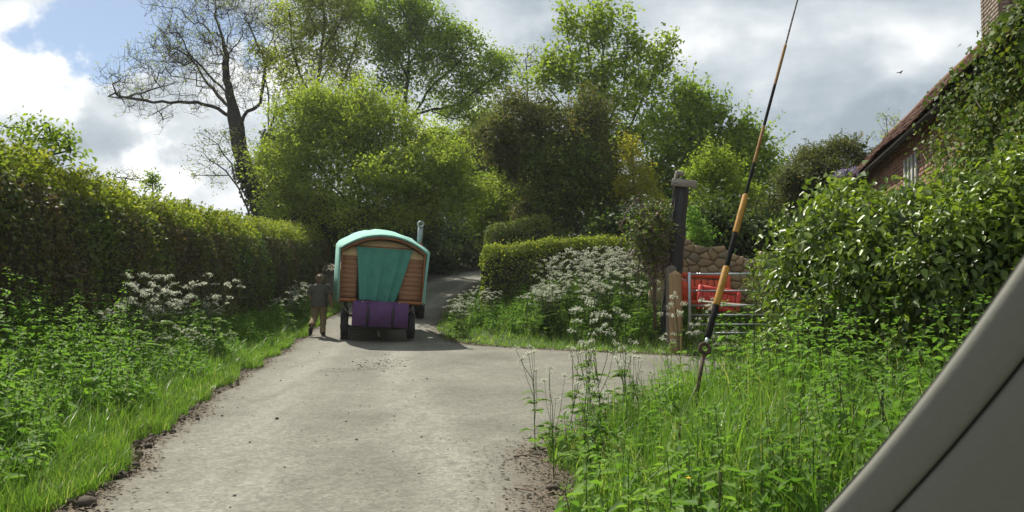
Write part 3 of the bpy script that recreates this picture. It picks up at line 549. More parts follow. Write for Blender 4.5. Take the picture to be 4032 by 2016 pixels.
tree('bare_sapling', 'slender twiggy sapling with a few buds at the tiled roof end', 'tree', 21.5, [[(3500, 700), (3495, 600), (3490, 520), (3488, 460)], [(3495, 620), (3540, 540), (3555, 480)], [(3497, 640), (3460, 570), (3440, 520)]], [(3490, 490, 40, 40), (3540, 500, 30, 40), (3455, 540, 30, 35)], 27, tips=55, n_per=4, spread=.07, leaf=.06, mat='leaf_ash', rtip=.005, rscale=.8)
# behind the left hedge
tree('hedge_sapling', 'small leafy sapling sticking up alone behind the clipped hedge', 'tree', 17.5, [[(597, 770), (596, 730), (600, 690)]], [(600, 690, 20, 14), (585, 715, 22, 14), (625, 720, 20, 16), (605, 740, 28, 12)], 28, tips=26, n_per=14, spread=.05, leaf=.07, mat='leaf_oak', rtip=.006)
tree('chestnut_tree', 'broad leaved branch tops rising behind the near end of the clipped hedge', 'tree', 11.5, [[(60, 720), (80, 600), (100, 520)], [(80, 640), (200, 560), (280, 590)], [(80, 620), (160, 520), (180, 490)]], [(40, 500, 50, 20), (110, 495, 60, 28), (185, 485, 40, 30), (235, 550, 60, 35), (290, 605, 35, 22), (140, 570, 100, 30)], 29, tips=60, n_per=9, spread=.09, leaf=.10, mat='leaf_oak', rtip=.006, aspect=.5, droop=.6)
rng = np.random.default_rng(30); g = Geo(); P = []
o_ = at(480, 700, 15.5); o_[2] = gz1(o_[0], o_[1]); root = empty('twiggy_shrub', o_); tag(root, 'thin bare twigs poking above the clipped hedge top', 'shrub')
tips = blobs_pts([(490, 685, 45, 22), (540, 700, 40, 20), (450, 680, 30, 18)], 15.5, 60, rng, .3); A, par, r, ends = grow([np.array((o_, o_ + (0, 0, 2.6)))], tips, rng, .3, -.1, .15, .004); wood(A - o_, par, r).obj('stem', 'bark', root, True)
leafcloud(g, A[ends] - o_, 4, .06, .035, rng); tag(g.obj('foliage', 'leaf_hedge', root), kind='stuff')
# dark understorey that closes the lane
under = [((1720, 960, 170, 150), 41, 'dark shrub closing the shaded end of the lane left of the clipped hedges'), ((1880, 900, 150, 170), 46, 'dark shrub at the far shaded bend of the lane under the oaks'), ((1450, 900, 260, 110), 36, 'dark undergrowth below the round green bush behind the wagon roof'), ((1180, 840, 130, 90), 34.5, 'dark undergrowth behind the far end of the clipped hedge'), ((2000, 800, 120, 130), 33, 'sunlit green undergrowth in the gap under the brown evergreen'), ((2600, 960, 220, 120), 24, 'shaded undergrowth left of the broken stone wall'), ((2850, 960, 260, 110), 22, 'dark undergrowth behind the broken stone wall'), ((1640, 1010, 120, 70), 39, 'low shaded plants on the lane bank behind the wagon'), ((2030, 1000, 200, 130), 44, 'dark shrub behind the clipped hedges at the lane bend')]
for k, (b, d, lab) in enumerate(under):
    cx, cy, rx, ry = b; tree('understorey_shrub', lab, 'shrub', d, [[(cx, cy + ry * .6), (cx, cy), (cx, cy - ry * .7)], [(cx, cy + ry * .4), (cx - rx * .6, cy)], [(cx, cy + ry * .4), (cx + rx * .6, cy)]], [b, (cx - rx * .6, cy + ry * .4, rx * .6, ry * .7), (cx + rx * .6, cy + ry * .4, rx * .6, ry * .7)], 40 + k, tips=260, n_per=42, spread=(.36, .36, .3), leaf=.15, mat='leaf_hazel' if k == 4 else 'leaf_dark', bark='bark_dark', shell=.5, inner=0 if k == 4 else 4500, isize=.32)  # shade put into the leaf colour, dark except in the sunlit gap
def far_wood():
    rng = np.random.default_rng(39); n = 26000; x = rng.uniform(-17, 22, n); y = 54 + rng.uniform(0, 7, n) + 2 * np.sin(x * .5); top = 3.2 + 1.3 * np.sin(x * .45 + 1) + .8 * np.sin(x * 1.3) + .5 * np.sin(x * 3.1); top = top * np.interp(x, (-17, -14, 15, 22), (.5, 1, 1, .6))
    P = np.stack((x, y, gz(x, y) + top * rng.random(n) ** .8), 1); Ls = rng.uniform(.25, .45, n); g = Geo(); g.kite(P, rv(rng, n), rv(rng, n) * .6 + np.array((0, -.3, .5)), Ls, Ls * .7, np.clip(rng.normal(.4, .25, n), 0, 1)); tag(g.obj('far_wood', 'leaf_dark'), 'dim green far woodland behind the lane trees', 'woodland', None, 'stuff')
far_wood()
print('trees', time.time() - T0)

# ------------------------------------------------------------------ hedges
def hedge(name, label, line, prof, n, leaf, seed, mat, mat2=None, core=.16, tfun=None, cat='hedge', group=None, aspect=.7, endround=.5, lump=.10, fl=.75):
    """line: face-foot points (x,y,ztop); prof: (inset from face, height fraction 0..1) cross-section; leaves clothe it"""
    rng = np.random.default_rng(seed); L = np.array(line, float); seg = np.linalg.norm(np.diff(L[:, :2], axis=0), axis=1); s = np.concatenate(([0], np.cumsum(seg))); tot = s[-1]; pr = np.array(prof, float)
    def ev(u, q, inset):
        x = np.interp(u, s, L[:, 0]); y = np.interp(u, s, L[:, 1]); zt = np.interp(u, s, L[:, 2]); e = .4; dx = np.interp(u + e, s, L[:, 0]) - np.interp(u - e, s, L[:, 0]); dy = np.interp(u + e, s, L[:, 1]) - np.interp(u - e, s, L[:, 1]); h = np.hypot(dx, dy); nx, ny = -dy / h, dx / h   # left of the running direction = into the hedge
        k = q * (len(pr) - 1); i = np.clip(k.astype(int), 0, len(pr) - 2); f = k - i; a = pr[i, 0] * (1 - f) + pr[i + 1, 0] * f; b = pr[i, 1] * (1 - f) + pr[i + 1, 1] * f
        end = np.sqrt(np.clip(1 - ((np.maximum(0, endround - np.minimum(u, tot - u))) / endround) ** 2, 0, 1)) if endround else 1.0
        wmid = pr[:, 0].max() / 2; a = wmid + (a - wmid) * (.35 + .65 * end); gzv = gz(x, y) - .05; hh = (zt - gzv) * (.75 + .25 * end)
        lum = lump * (np.sin(u * 1.9 + b * 4) * .5 + np.sin(u * 4.3 - b * 7 + 1) * .35 + np.sin(u * 8.1 + b * 11) * .25)
        a = a + (inset + lum) * np.where(a < wmid, 1, -1); b2 = np.maximum(b * hh - inset * sstep(.7, 1, b) + lum * .5 * sstep(.7, 1, b), .0)
        return np.stack((x + nx * a, y + ny * a, gzv + b2), 1), np.stack((nx, ny), 1), b
    o0 = np.array((L[0, 0], L[0, 1], gz1(L[0, 0], L[0, 1]))); root = empty(name, o0); tag(root, label, cat, group)
    U = np.linspace(0, tot, max(6, int(tot / .25))); Q = np.linspace(0, 1, 26); gu, gq = np.meshgrid(U, Q); V, _, _ = ev(gu.ravel(), gq.ravel(), core); m = len(U); i = (np.arange(25)[:, None] * m + np.arange(m - 1)[None]).ravel()
    e1 = (np.arange(26) * m)[None]; e2 = (np.arange(26) * m + m - 1)[None]
    cme = np_mesh('branch_mass', V - o0, [np.stack((i, i + 1, i + m + 1, i + m), 1), e1, e2], 'hedge_core', None, True); tag(link('branch_mass', cme, root), kind='stuff')  # solid core for the dense twigs, also added to block light
    u = rng.uniform(0, tot, n); q = rng.uniform(0, 1, n); P, nn, b = ev(u, q, 0.0); ins = rng.exponential(.05, n) - .03
    k = q * (len(pr) - 1); ii = np.clip(k.astype(int), 0, len(pr) - 2); da = pr[ii + 1, 0] - pr[ii, 0]; db = (pr[ii + 1, 1] - pr[ii, 1]) * 2.6; out = np.stack((-nn[:, 0] * db, -nn[:, 1] * db, da), 1); out = unit(out)
    P = P - out * ins[:, None]; fuzzy = rng.random(n) < .10; P[fuzzy] += out[fuzzy] * rng.uniform(0, .14, (fuzzy.sum(), 1)) + rng.normal(0, .03, (fuzzy.sum(), 3))
    D = rv(rng, n) * .9 + out * .35 + np.array((0, 0, -.25)); Nn = out + rv(rng, n) * fl; Ls = leaf * rng.uniform(.6, 1.35, n); t = np.clip((tfun(u, b, rng) if tfun else .5 + rng.normal(0, .2, n)), 0, 1)
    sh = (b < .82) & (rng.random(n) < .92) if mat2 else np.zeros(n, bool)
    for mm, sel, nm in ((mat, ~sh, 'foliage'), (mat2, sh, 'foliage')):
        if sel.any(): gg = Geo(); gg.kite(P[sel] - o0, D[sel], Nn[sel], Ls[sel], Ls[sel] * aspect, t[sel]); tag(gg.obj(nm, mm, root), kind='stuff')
    # protruding new shoots on top
    return root, ev, tot, rng, o0
def lh_t(u, b, rng):
    n = len(u); return .40 + .32 * np.sin(u * .9 + 2 * b) * .5 + .22 * np.sin(u * 2.7 + b * 5) + .3 * (b - .5) + rng.normal(0, .2, n)
LHline = [(-5.55, 5.0, 3.32), (-5.85, 8, 3.32), (-6.0, 10, 3.27), (-6.28, 14.5, 3.12), (-6.5, 19.4, 3.22), (-6.85, 25, 3.5), (-6.95, 29.3, 3.72)]
prof = [(.10, 0), (.02, .2), (0, .45), (.02, .65), (.10, .78), (.28, .88), (.52, .95), (.85, 1.0), (1.2, 1.0), (1.55, .93), (1.7, .8), (1.75, .4), (1.7, 0)]
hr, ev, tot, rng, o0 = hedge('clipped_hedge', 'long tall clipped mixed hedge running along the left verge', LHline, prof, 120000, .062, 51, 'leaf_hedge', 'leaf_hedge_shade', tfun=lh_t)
# longer shoots on the hedge shoulder
u = rng.uniform(0, tot, 900) ** 1.0; q = rng.uniform(.42, .70, 900); P, nn, b = ev(u, q, -.02); g = Geo(); tipsP = P + np.stack((-nn[:, 0] * .1, -nn[:, 1] * .1, rng.uniform(.05, .26, 900)), 1); g.cones(P - o0, tipsP - o0, np.full(900, .003), np.full(900, .002), 3); g.obj('shoot_stems', 'stem_brown', hr)['kind'] = 'stuff'
g = Geo()
for k in range(8): f = rng.uniform(.15, 1, (900, 1)); g.ovate(P * (1 - f) + tipsP * f - o0, rv(rng, 900) + np.array((0, 0, .15)), rv(rng, 900) * .5 + np.array((0, 0, 1)), rng.uniform(.045, .085, 900), .05, np.clip(rng.normal(.72, .2, 900), 0, 1))
tag(g.obj('shoot_leaves', 'leaf_hedge', hr), kind='stuff')
# clipped hedges right of the lane (run from right to left so that the inside lies behind)
prof2 = [(.06, 0), (0, .3), (0, .8), (.08, .94), (.25, 1.0), (.7, 1.0), (.95, .93), (1.0, .7), (1.0, 0)]
def pz(px, py, d): return at(px, py, d)[2]
hedge('privet_hedge', 'taller clipped hedge with pale glinting leaves at the lane bend', [(-.95, 24.4, pz(1885, 890, 24.2)), (.2, 24.2, pz(2050, 862, 24.2)), (1.2, 24.0, pz(2150, 850, 24))], prof2, 9000, .06, 52, 'leaf_ivy', tfun=lambda u, b, r: .45 + .3 * b + r.normal(0, .25, len(u)), endround=.2, lump=.10)
hedge('low_hedge', 'lower clipped green hedge behind the white cow parsley on the bank', [(-.95, 21.9, pz(1890, 968, 21.9)), (.6, 21.7, pz(2100, 955, 21.7)), (1.9, 21.5, pz(2280, 938, 21.5)), (3.2, 21.3, pz(2460, 925, 21.3))], prof2, 16000, .062, 53, 'leaf_hedge', tfun=lambda u, b, r: .25 + .4 * b + r.normal(0, .2, len(u)), endround=.2, lump=.16)

# ------------------------------------------------------------------ big glossy bush on the right
def right_bush():
    rng = np.random.default_rng(60)
    bl = [(3230, 1130, 200, 230, 1.2), (3150, 1000, 130, 160, 1.6), (3400, 945, 230, 190, .7), (3700, 910, 260, 190, .3), (3950, 800, 220, 180, 0), (3500, 1150, 300, 280, .3), (3850, 1100, 320, 330, -.3), (4150, 900, 300, 330, -.2), (3300, 830, 130, 100, 1.2), (4250, 700, 200, 160, 0), (3130, 1220, 110, 140, 1.6), (4100, 1350, 300, 300, -.3), (3560, 830, 150, 80, .9), (3350, 1350, 330, 200, .6), (3750, 1450, 330, 250, -.2), (3150, 1360, 150, 130, 1.4)]
    d = 6.6; base = np.array((3.2, 7.4, 0)); base[2] = gz1(base[0], base[1]); root = empty('glossy_bush', base); tag(root, 'large glossy leaved green bush filling the right side before the house', 'bush')
    # stems
    tips = blobs_pts(bl, d, 420, rng, .5, .55); A, par, r, ends = grow([np.array((base, base + (0, .2, 1.2))), np.array((base, base + (1.4, -.3, 1.5))), np.array((base, base + (-.4, .3, 1.6)))], tips, rng, .25, .1, .15, .004); wood(A - base, par, r, 1.0, .03).obj('stem', 'bark_dark', root, True)
    # inner mass of leaves, the shade of the gaps put into their dark tint
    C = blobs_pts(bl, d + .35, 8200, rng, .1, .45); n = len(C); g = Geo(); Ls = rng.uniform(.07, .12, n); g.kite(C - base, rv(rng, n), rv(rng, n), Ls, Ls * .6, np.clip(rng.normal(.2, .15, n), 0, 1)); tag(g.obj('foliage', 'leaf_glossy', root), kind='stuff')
    # outer leaves: sprays around shell points
    w = np.array([b[2] * b[3] for b in bl], float); cnt = rng.multinomial(3000, w / w.sum()); CC = []; OO = []
    for b, c in zip(bl, cnt):
        dd = d + b[4]; ctr = at(b[0], b[1], dd); rx = b[2] / FPX * dd; rz = b[3] / FPX * dd; q = rv(rng, c); q[:, 1] = -np.abs(q[:, 1]) * np.where(rng.random(c) < .8, 1, -1); CC.append(ctr + q * np.array((rx, rx * .5, rz)) * rng.uniform(.86, 1.06, (c, 1))); OO.append(q)
    C = np.concatenate(CC); O = np.concatenate(OO); k = 8; n = len(C) * k; P = np.repeat(C, k, 0) + rng.normal(0, .075, (n, 3)); out = np.repeat(O, k, 0)
    D = rv(rng, n) * .7 + out * .45 + np.array((0, 0, -.55)); Nn = out * .6 + np.array((0, -.1, .8)) + rv(rng, n) * .55; Ls = rng.uniform(.045, .10, n); t = np.clip(.36 + np.repeat(rng.normal(0, .2, len(C)), k) + .38 * out[:, 2] + rng.normal(0, .15, n), 0, 1)  # tint rises on upward leaves, putting the top light into the colour
    vis = P[:, 1] / 1.0; size = Ls / P[:, 1]; inF = (P[:, 0] / P[:, 1] < .66); pick = np.argsort(-(size * inF * (out[:, 1] < -.2)))[:300]; keep = np.ones(n, bool); keep[pick] = False
    g = Geo(); g.ovate(P[keep] - base, D[keep], Nn[keep], Ls[keep], Ls[keep] * .55, t[keep], .2); tag(g.obj('foliage', 'leaf_glossy', root), kind='stuff')
    # the 300 leaves that show largest are pieces of their own
    protos = []
    for j, tv in enumerate((.25, .45, .65, .85)):
        gg = Geo(); gg.ovate(np.zeros((1, 3)), np.array([[0, 1., 0]]), np.array([[0, 0, 1.]]), 1.0, .55, tv, .2); protos.append(gg.mesh('leaf', 'leaf_glossy'))
    for i in pick:
        y = unit(D[i]); s_ = unit(np.cross(y, Nn[i])); z = np.cross(s_, y); M = Matrix(((s_[0], y[0], z[0], 0), (s_[1], y[1], z[1], 0), (s_[2], y[2], z[2], 0), (0, 0, 0, 1))); o = link('leaf', protos[min(3, int(t[i] * 4))], root); o.matrix_local = Matrix.Translation(Vector(P[i] - base)) @ M @ Matrix.Scale(float(Ls[i]), 4)
right_bush()
def lilac():
    rng = np.random.default_rng(61); base = np.array(at(3330, 760, 9.0)); base[2] = gz1(base[0], base[1]); root = empty('lilac_shrub', base); tag(root, 'pale lilac blossom heads peeping over the glossy bush', 'shrub')
    top = [at(3322, 690, 9.0), at(3360, 684, 9.05), at(3300, 705, 8.9)]; g = Geo(); gs = Geo()
    for p in top:
        gs.tube([base, (base + p) / 2 + (.05, .02, .2), p], (.012, .008, .004), 5); n = 60; q = rv(rng, n) * rng.uniform(.3, 1, (n, 1)) * np.array((.055, .055, .075)) + (p + (0, 0, .03)); g.kite(q - base, rv(rng, n), rv(rng, n), .022, .02, rng.random(n))
    gs2 = gs; gs2.V = [v - base for v in gs2.V]; gs2.obj('stem', 'bark', root, True); tag(g.obj('blossom', 'flower_lilac', root), kind='stuff')
    g = Geo(); C = np.array(top) - base; leafcloud(g, C - (0, 0, .12), 45, (.14, .14, .08), .08, rng, .8, .5); tag(g.obj('foliage', 'leaf_glossy', root), kind='stuff')
lilac()
print('hedges', time.time() - T0)

# ------------------------------------------------------------------ house on the right
HT = R(15.7); HW = np.array((math.sin(HT), math.cos(HT), 0)); HU = np.array((math.cos(HT), -math.sin(HT), 0)); HZ = np.array((0, 0, 1.))
def hp(p, a, z): return HU * p + HW * a + HZ * z       # p metres right of the camera line, a metres along the house
HM = np.stack((HW, HU, HZ), 1)                           # local x = along the house, y = away from the road
def house():
    rng = np.random.default_rng(70); org = hp(3.15, 8.0, 0.0); root = empty('tiled_house', org); tag(root, 'old brick house with steep clay tiled roof and ivy behind the glossy bush', 'house')
    A0, A1, PW, ZE, PE, ZR, PR = 7.6, 27.0, 3.15, 4.02, 2.82, 6.25, 4.95
    def bx(g, a0, a1, p0, p1, z0, z1, tint=.5, ch=0): g.box(hp((p0 + p1) / 2, (a0 + a1) / 2, (z0 + z1) / 2) - org, (a1 - a0, p1 - p0, z1 - z0), HM, tint, ch=ch); return g
    bx(Geo(), A0, A1, PW + .02, PW + .3, -.1, 4.15).obj('wall_core', 'mortar', root); bx(Geo(), A0, A1, PW + .3, 6.9, -.1, 3.6).obj('interior_block', 'mortar', root)
    # bricks
    BL, BH = .225, .075; rows = range(22, 55); parts = []; rest = Geo()
    for rI in rows:
        z = rI * BH; a = 8.6 - (BL / 2 if rI % 2 else 0)
        while a < 19:
            if not (14.35 < a + .1 < 15.35 and 2.8 < z < 3.75):
                vis = 11.6 < a < 14.35 and z > 2.7 or 15.3 < a < 17.2 and z > 2.9
                pr = rng.uniform(0, .008)
                if vis and len(parts) < 300: parts.append((a, z, pr))
                else: bx(rest, a + .005, a + BL - .005, PW - .012 - pr, PW + .03, z + .005, z + BH - .005, rng.random())
            a += BL
    gb = Geo(); gb.box((0, 0, 0), (BL - .01, .05, BH - .01), None, .5, ch=.004); bm_ = gb.mesh('brick', 'brick_red')
    for a, z, pr in parts:
        o = link('brick', bm_, root); o.matrix_local = Matrix.Translation(Vector(hp(PW + .01 - pr, a + BL / 2, z + BH / 2) - org)) @ Matrix(HM.tolist()).to_4x4()
    tag(rest.obj('brickwork', 'brick_red', root), kind='stuff')
    # window with lattice bars
    w = bx(Geo(), 14.38, 15.32, PW - .01, PW + .03, 2.83, 3.73).obj('window', 'glass_dark', root)
    for a in (14.38, 14.66, 14.94, 15.22): bx(Geo(), a, a + .07, PW - .06, PW - .012, 2.81, 3.75).obj('window_bar', 'window_frame_white', w)
    bx(Geo(), 14.3, 15.4, PW - .08, PW + .02, 2.73, 2.807).obj('window_sill', 'window_frame_white', w)
    # roof: boarded deck, eaves board, tiles
    pitch = math.atan2(ZR - ZE, PR - PE); SL = math.hypot(ZR - ZE, PR - PE); up = HU * math.cos(pitch) + HZ * math.sin(pitch); nr = -HU * math.sin(pitch) + HZ * math.cos(pitch); RM = np.stack((HW, up, nr), 1)
    deck = Geo(); deck.box(hp(PE, (A0 + A1) / 2, ZE) + up * SL / 2 - nr * .09 - org, (A1 - A0, SL, .10), RM); rf = deck.obj('roof', 'bark_dark', root)
    back = Geo(); up2 = -HU * math.cos(pitch) + HZ * math.sin(pitch); n2 = HU * math.sin(pitch) + HZ * math.cos(pitch); back.box(hp(2 * PR - PE, (A0 + A1) / 2, ZE) + up2 * SL / 2 - n2 * .06 - org, (A1 - A0, SL, .10), np.stack((HW, up2, n2), 1)); back.obj('rear_slope', 'tile_clay', root)
    tw, te = .19, .125; tiles = Geo(); tl = []; nrow = int(SL / te); gt = Geo(); gt.box((0, 0, 0), (tw - .012, te * 1.6, .018), None, .5, ch=.004); tm = gt.mesh('tile', 'tile_clay')
    for i in range(nrow + 1):
        a = 9.0 + (tw / 2 if i % 2 else 0)
        while a < A1 - .1:
            sag = .025 * math.sin(a * 1.3 + i * .2); tilt = .10 + rng.normal(0, .03); lift = .03 + rng.normal(0, .006); c = hp(PE, a, ZE) + up * (i * te + .06 + rng.normal(0, .006)) + nr * (lift + sag); M = RM @ rot(-tilt, rng.normal(0, .025), rng.normal(0, .015))
            if 11.4 < a < 13.6 and i >= nrow - 16 and len(tl) < 160 or 13.6 < a < 16.6 and i < 12 and len(tl) < 300: tl.append((c, M))
            else: tiles.box(c - org, (tw - .012, te * 1.6, .018), M, rng.random())
            a += tw
    for c, M in tl:
        o = link('tile', tm, rf); o.matrix_local = Matrix.Translation(Vector(c - org)) @ Matrix(M.tolist()).to_4x4()
    tag(tiles.obj('tiling', 'tile_clay', rf), kind='stuff')
    rg = Geo(); L = np.linspace(9, A1, 70); rg.tube([hp(PR, a, ZR + .03 + .02 * math.sin(a)) - org for a in L], .10, 10); rg.obj('ridge', 'tile_clay', rf)
    # chimney of bricks
    ca, cp_, cw, cl = 15.2, 5.05, .70, .95; c0 = Geo(); bx(c0, ca - .036, ca + cl + .036, cp_ - cw / 2 - .036, cp_ + cw / 2 + .036, 5.6, 8.6); ch = c0.obj('chimney', 'mortar', root)
    gb = Geo(); gb.box((0, 0, 0), (.20, .09, .062), None, .5, ch=.004); cb = gb.mesh('brick', 'brick_pale'); nb = 0
    for rI in range(36):
        z = 5.85 + rI * .075; o2 = .0 if rI % 2 else .11
        for side in range(4):
            ln = cl if side % 2 == 0 else cw; k = int((ln + .001) / .215)
            for j in range(k + 1):
                q = min(j * .215 + (.1 if rI % 2 else 0.0), ln - .1) if j else .1
                off = hp(cp_ - cw / 2, ca + q, z) if side == 0 else hp(cp_ + cw / 2, ca + q, z) if side == 2 else hp(cp_ - cw / 2 + q, ca, z) if side == 1 else hp(cp_ - cw / 2 + q, ca + cl, z)
                M = HM if side % 2 == 0 else HM @ rot(0, 0, R(90))
                if side in (0, 1) and nb < 240: o = link('brick', cb, ch); o.matrix_local = Matrix.Translation(Vector(off - org)) @ Matrix(M.tolist()).to_4x4(); nb += 1
    bx(Geo(), ca - .08, ca + cl + .08, cp_ - cw / 2 - .08, cp_ + cw / 2 + .08, 8.4, 8.62, ch=.02).obj('chimney_cap', 'mortar', ch)
    # creeper over the near part of the wall and eaves
    iv = empty('house_ivy', hp(2.95, 9.5, 0)); o2 = np.array(iv.location); tag(iv, 'thick ivy climbing the brick house wall and over its roof edge', 'climber'); n = 19000
    a = 8.2 + 6.6 * rng.beta(1, 1.7, n); lim = np.interp(a, (8, 9.5, 11, 12.2, 13.4, 14.8), (1, 1, .80, .45, .2, .1)); z = 1.6 + rng.uniform(0, 1, n) * 2.5; over = rng.random(n) < np.interp(a, (8, 9.1, 9.7, 10.2), (.5, .35, .1, .0))
    f = rng.uniform(0, 1, n) * np.interp(a, (8, 9.0, 10, 10.8, 12), (.9, .7, .4, .12, .04)); thick = .12 + .22 * lim; lump = .1 * np.sin(a * 3 + z * 4) + .07 * np.sin(a * 7 - z * 6)
    P = np.where(over[:, None], np.stack([hp(PE, q, ZE) for q in a]) + up * (f * SL)[:, None] + nr * (.05 + rng.exponential(.035, n) + np.maximum(lump, 0) * .5)[:, None], np.stack([hp(PW - t_ * abs(rng.normal(.6, .4)) + l_, q, zz) for q, zz, t_, l_ in zip(a, z, thick, lump)]))
    keep = over | (rng.random(n) < np.interp(a, (8, 10.4, 11.2, 12.2, 13.5, 14.8), (1, 1, .55, .3, .15, .06))); P = P[keep]; m = len(P)
    g = Geo(); out = np.tile(-HU * .8 + HZ * .5, (m, 1)); Ls = rng.uniform(.045, .085, m); g.kite(P - o2, rv(rng, m) * .6 + out * .3 + np.array((0, 0, -.5)), out + rv(rng, m) * .7, Ls, Ls * .85, np.clip(rng.normal(.5, .28, m), 0, 1)); tag(g.obj('foliage', 'leaf_ivy', iv), kind='stuff')
    g = Geo()
    for k in range(26):
        a_ = rng.uniform(9.0, 12.6); q = [hp(PW - .08, a_, 1.2)]
        for j in range(8): q.append(q[-1] + HW * rng.normal(.02, .14) + HZ * rng.uniform(.2, .36) - HU * (rng.normal(0, .04) + (.05 if j > 3 else 0)))
        g.tube(np.array(q) - o2, np.linspace(.016, .005, len(q)), 5)
    tag(g.obj('stem', 'dead_stem', iv, True), kind='stuff')
house()

# ------------------------------------------------------------------ stone wall, gate, posts behind
def stone_wall():
    rng = np.random.default_rng(72); d = 18.6; top = [(2640, 990), (2648, 955), (2660, 946), (2695, 940), (2712, 962), (2760, 960), (2805, 966), (2832, 978), (2846, 1000), (2890, 994), (2925, 1006), (3000, 1000), (3180, 1015)]
    T = np.array([at(px, py, d) for px, py in top]); x0, x1 = T[0, 0], T[-1, 0]; zb = gz1(4.2, d) - .5; org = np.array(((x0 + x1) / 2, d, zb)); root = empty('stone_wall', org); tag(root, 'broken topped rubble stone wall behind the metal gate', 'wall')
    xs = np.linspace(x0, x1, 40); zt = np.interp(xs, T[:, 0], T[:, 2]) - .09; V = []
    for yy in (d - .235, d + .2):
        for zz in (0, 1): V.append(np.stack((xs, np.full(40, yy), np.where(zz, zt, zb)), 1))
    V = np.concatenate(V) - org; i = np.arange(39); q = lambda a, b: np.stack((a * 40 + i, a * 40 + i + 1, b * 40 + i + 1, b * 40 + i), 1); c = Geo(); c.add(V, [q(0, 1), q(2, 3), q(1, 3)]); c.obj('mortar_core', 'mortar', root)
    seeds = []; z = zb + .08; r_ = 0
    while z < 3.1:
        x = x0 + rng.uniform(-.2, .1)
        while x < x1 + .3: seeds.append((x + rng.normal(0, .05), z + rng.normal(0, .045))); x += rng.choice((.2, .26, .34, .46))
        z += .17
    sd = np.array(seeds); n = 0
    def clip(poly, p, nrm):
        out = []
        for a, b in zip(poly, poly[1:] + poly[:1]):
            da, db = (a[0] - p[0]) * nrm[0] + (a[1] - p[1]) * nrm[1], (b[0] - p[0]) * nrm[0] + (b[1] - p[1]) * nrm[1]
            if da <= 0: out.append(a)
            if da * db < 0: t = da / (da - db); out.append((a[0] + (b[0] - a[0]) * t, a[1] + (b[1] - a[1]) * t))
        return out
    for c in sd:
        if c[1] > np.interp(c[0], T[:, 0], T[:, 2]) - .02 or n >= 300: continue
        poly = [(c[0] - .45, c[1] - .2), (c[0] + .45, c[1] - .2), (c[0] + .45, c[1] + .2), (c[0] - .45, c[1] + .2)]
        near = sd[np.argsort(np.hypot(sd[:, 0] - c[0], (sd[:, 1] - c[1]) * 1.4))[1:12]]
        for q in near:
            v = q - c; v2 = np.array((v[0], v[1] * 1.9)); L = np.linalg.norm(v2); poly = clip(poly, (c + q) / 2 - v / np.linalg.norm(v) * .007, v2 / L)
            if len(poly) < 3: break
        if len(poly) < 3: continue
        P2 = np.array(poly); ce = P2.mean(0); k = len(P2); pr = rng.uniform(.0, .022); rings = []
        for ins, yy in ((1.0, .12), (1.0, -.015 - pr), (.86, -.035 - pr), (.5, -.042 - pr)):
            Q = ce + (P2 - ce) * ins + (rng.normal(0, .006, P2.shape) if ins < 1 else 0); rings.append(np.stack((Q[:, 0] - ce[0], np.full(k, yy), Q[:, 1] - ce[1]), 1))
        g = Geo(); g.loft(rings, rng.random()); g.obj('stone', 'rubble_stone', root, False, (ce[0] - org[0], -.235, ce[1] - org[2])); n += 1
stone_wall()
def wall_plants():
    rng = np.random.default_rng(75)
    for bl, dd, lab, mat in (([(2740, 900, 40, 60), (2720, 850, 25, 40), (2775, 930, 40, 30)], 18.9, 'pale green leafy plant growing on top of the broken wall', 'leaf_nettle'), ([(3010, 1060, 60, 80), (2960, 1150, 50, 60), (3050, 1180, 70, 80)], 16.2, 'leafy bramble growing over the right end of the metal gate', 'leaf_glossy')):
        b = at(bl[0][0], bl[0][1] + 60, dd); b[2] = gz1(b[0], dd); r = empty('wall_plant', b); tag(r, lab, 'plant'); C = blobs_pts(bl, dd, 70, rng, .3); A, par, rr, ends = grow([np.array((b, b + (0, 0, .5)))], C, rng, .2, -.05, .12, .004); wood(A - b, par, rr).obj('stem', 'stem_green', r, True); g = Geo(); leafcloud(g, A[ends] - b, 14, .07, .085, rng, .5, .6); tag(g.obj('foliage', mat, r), kind='stuff')
wall_plants()
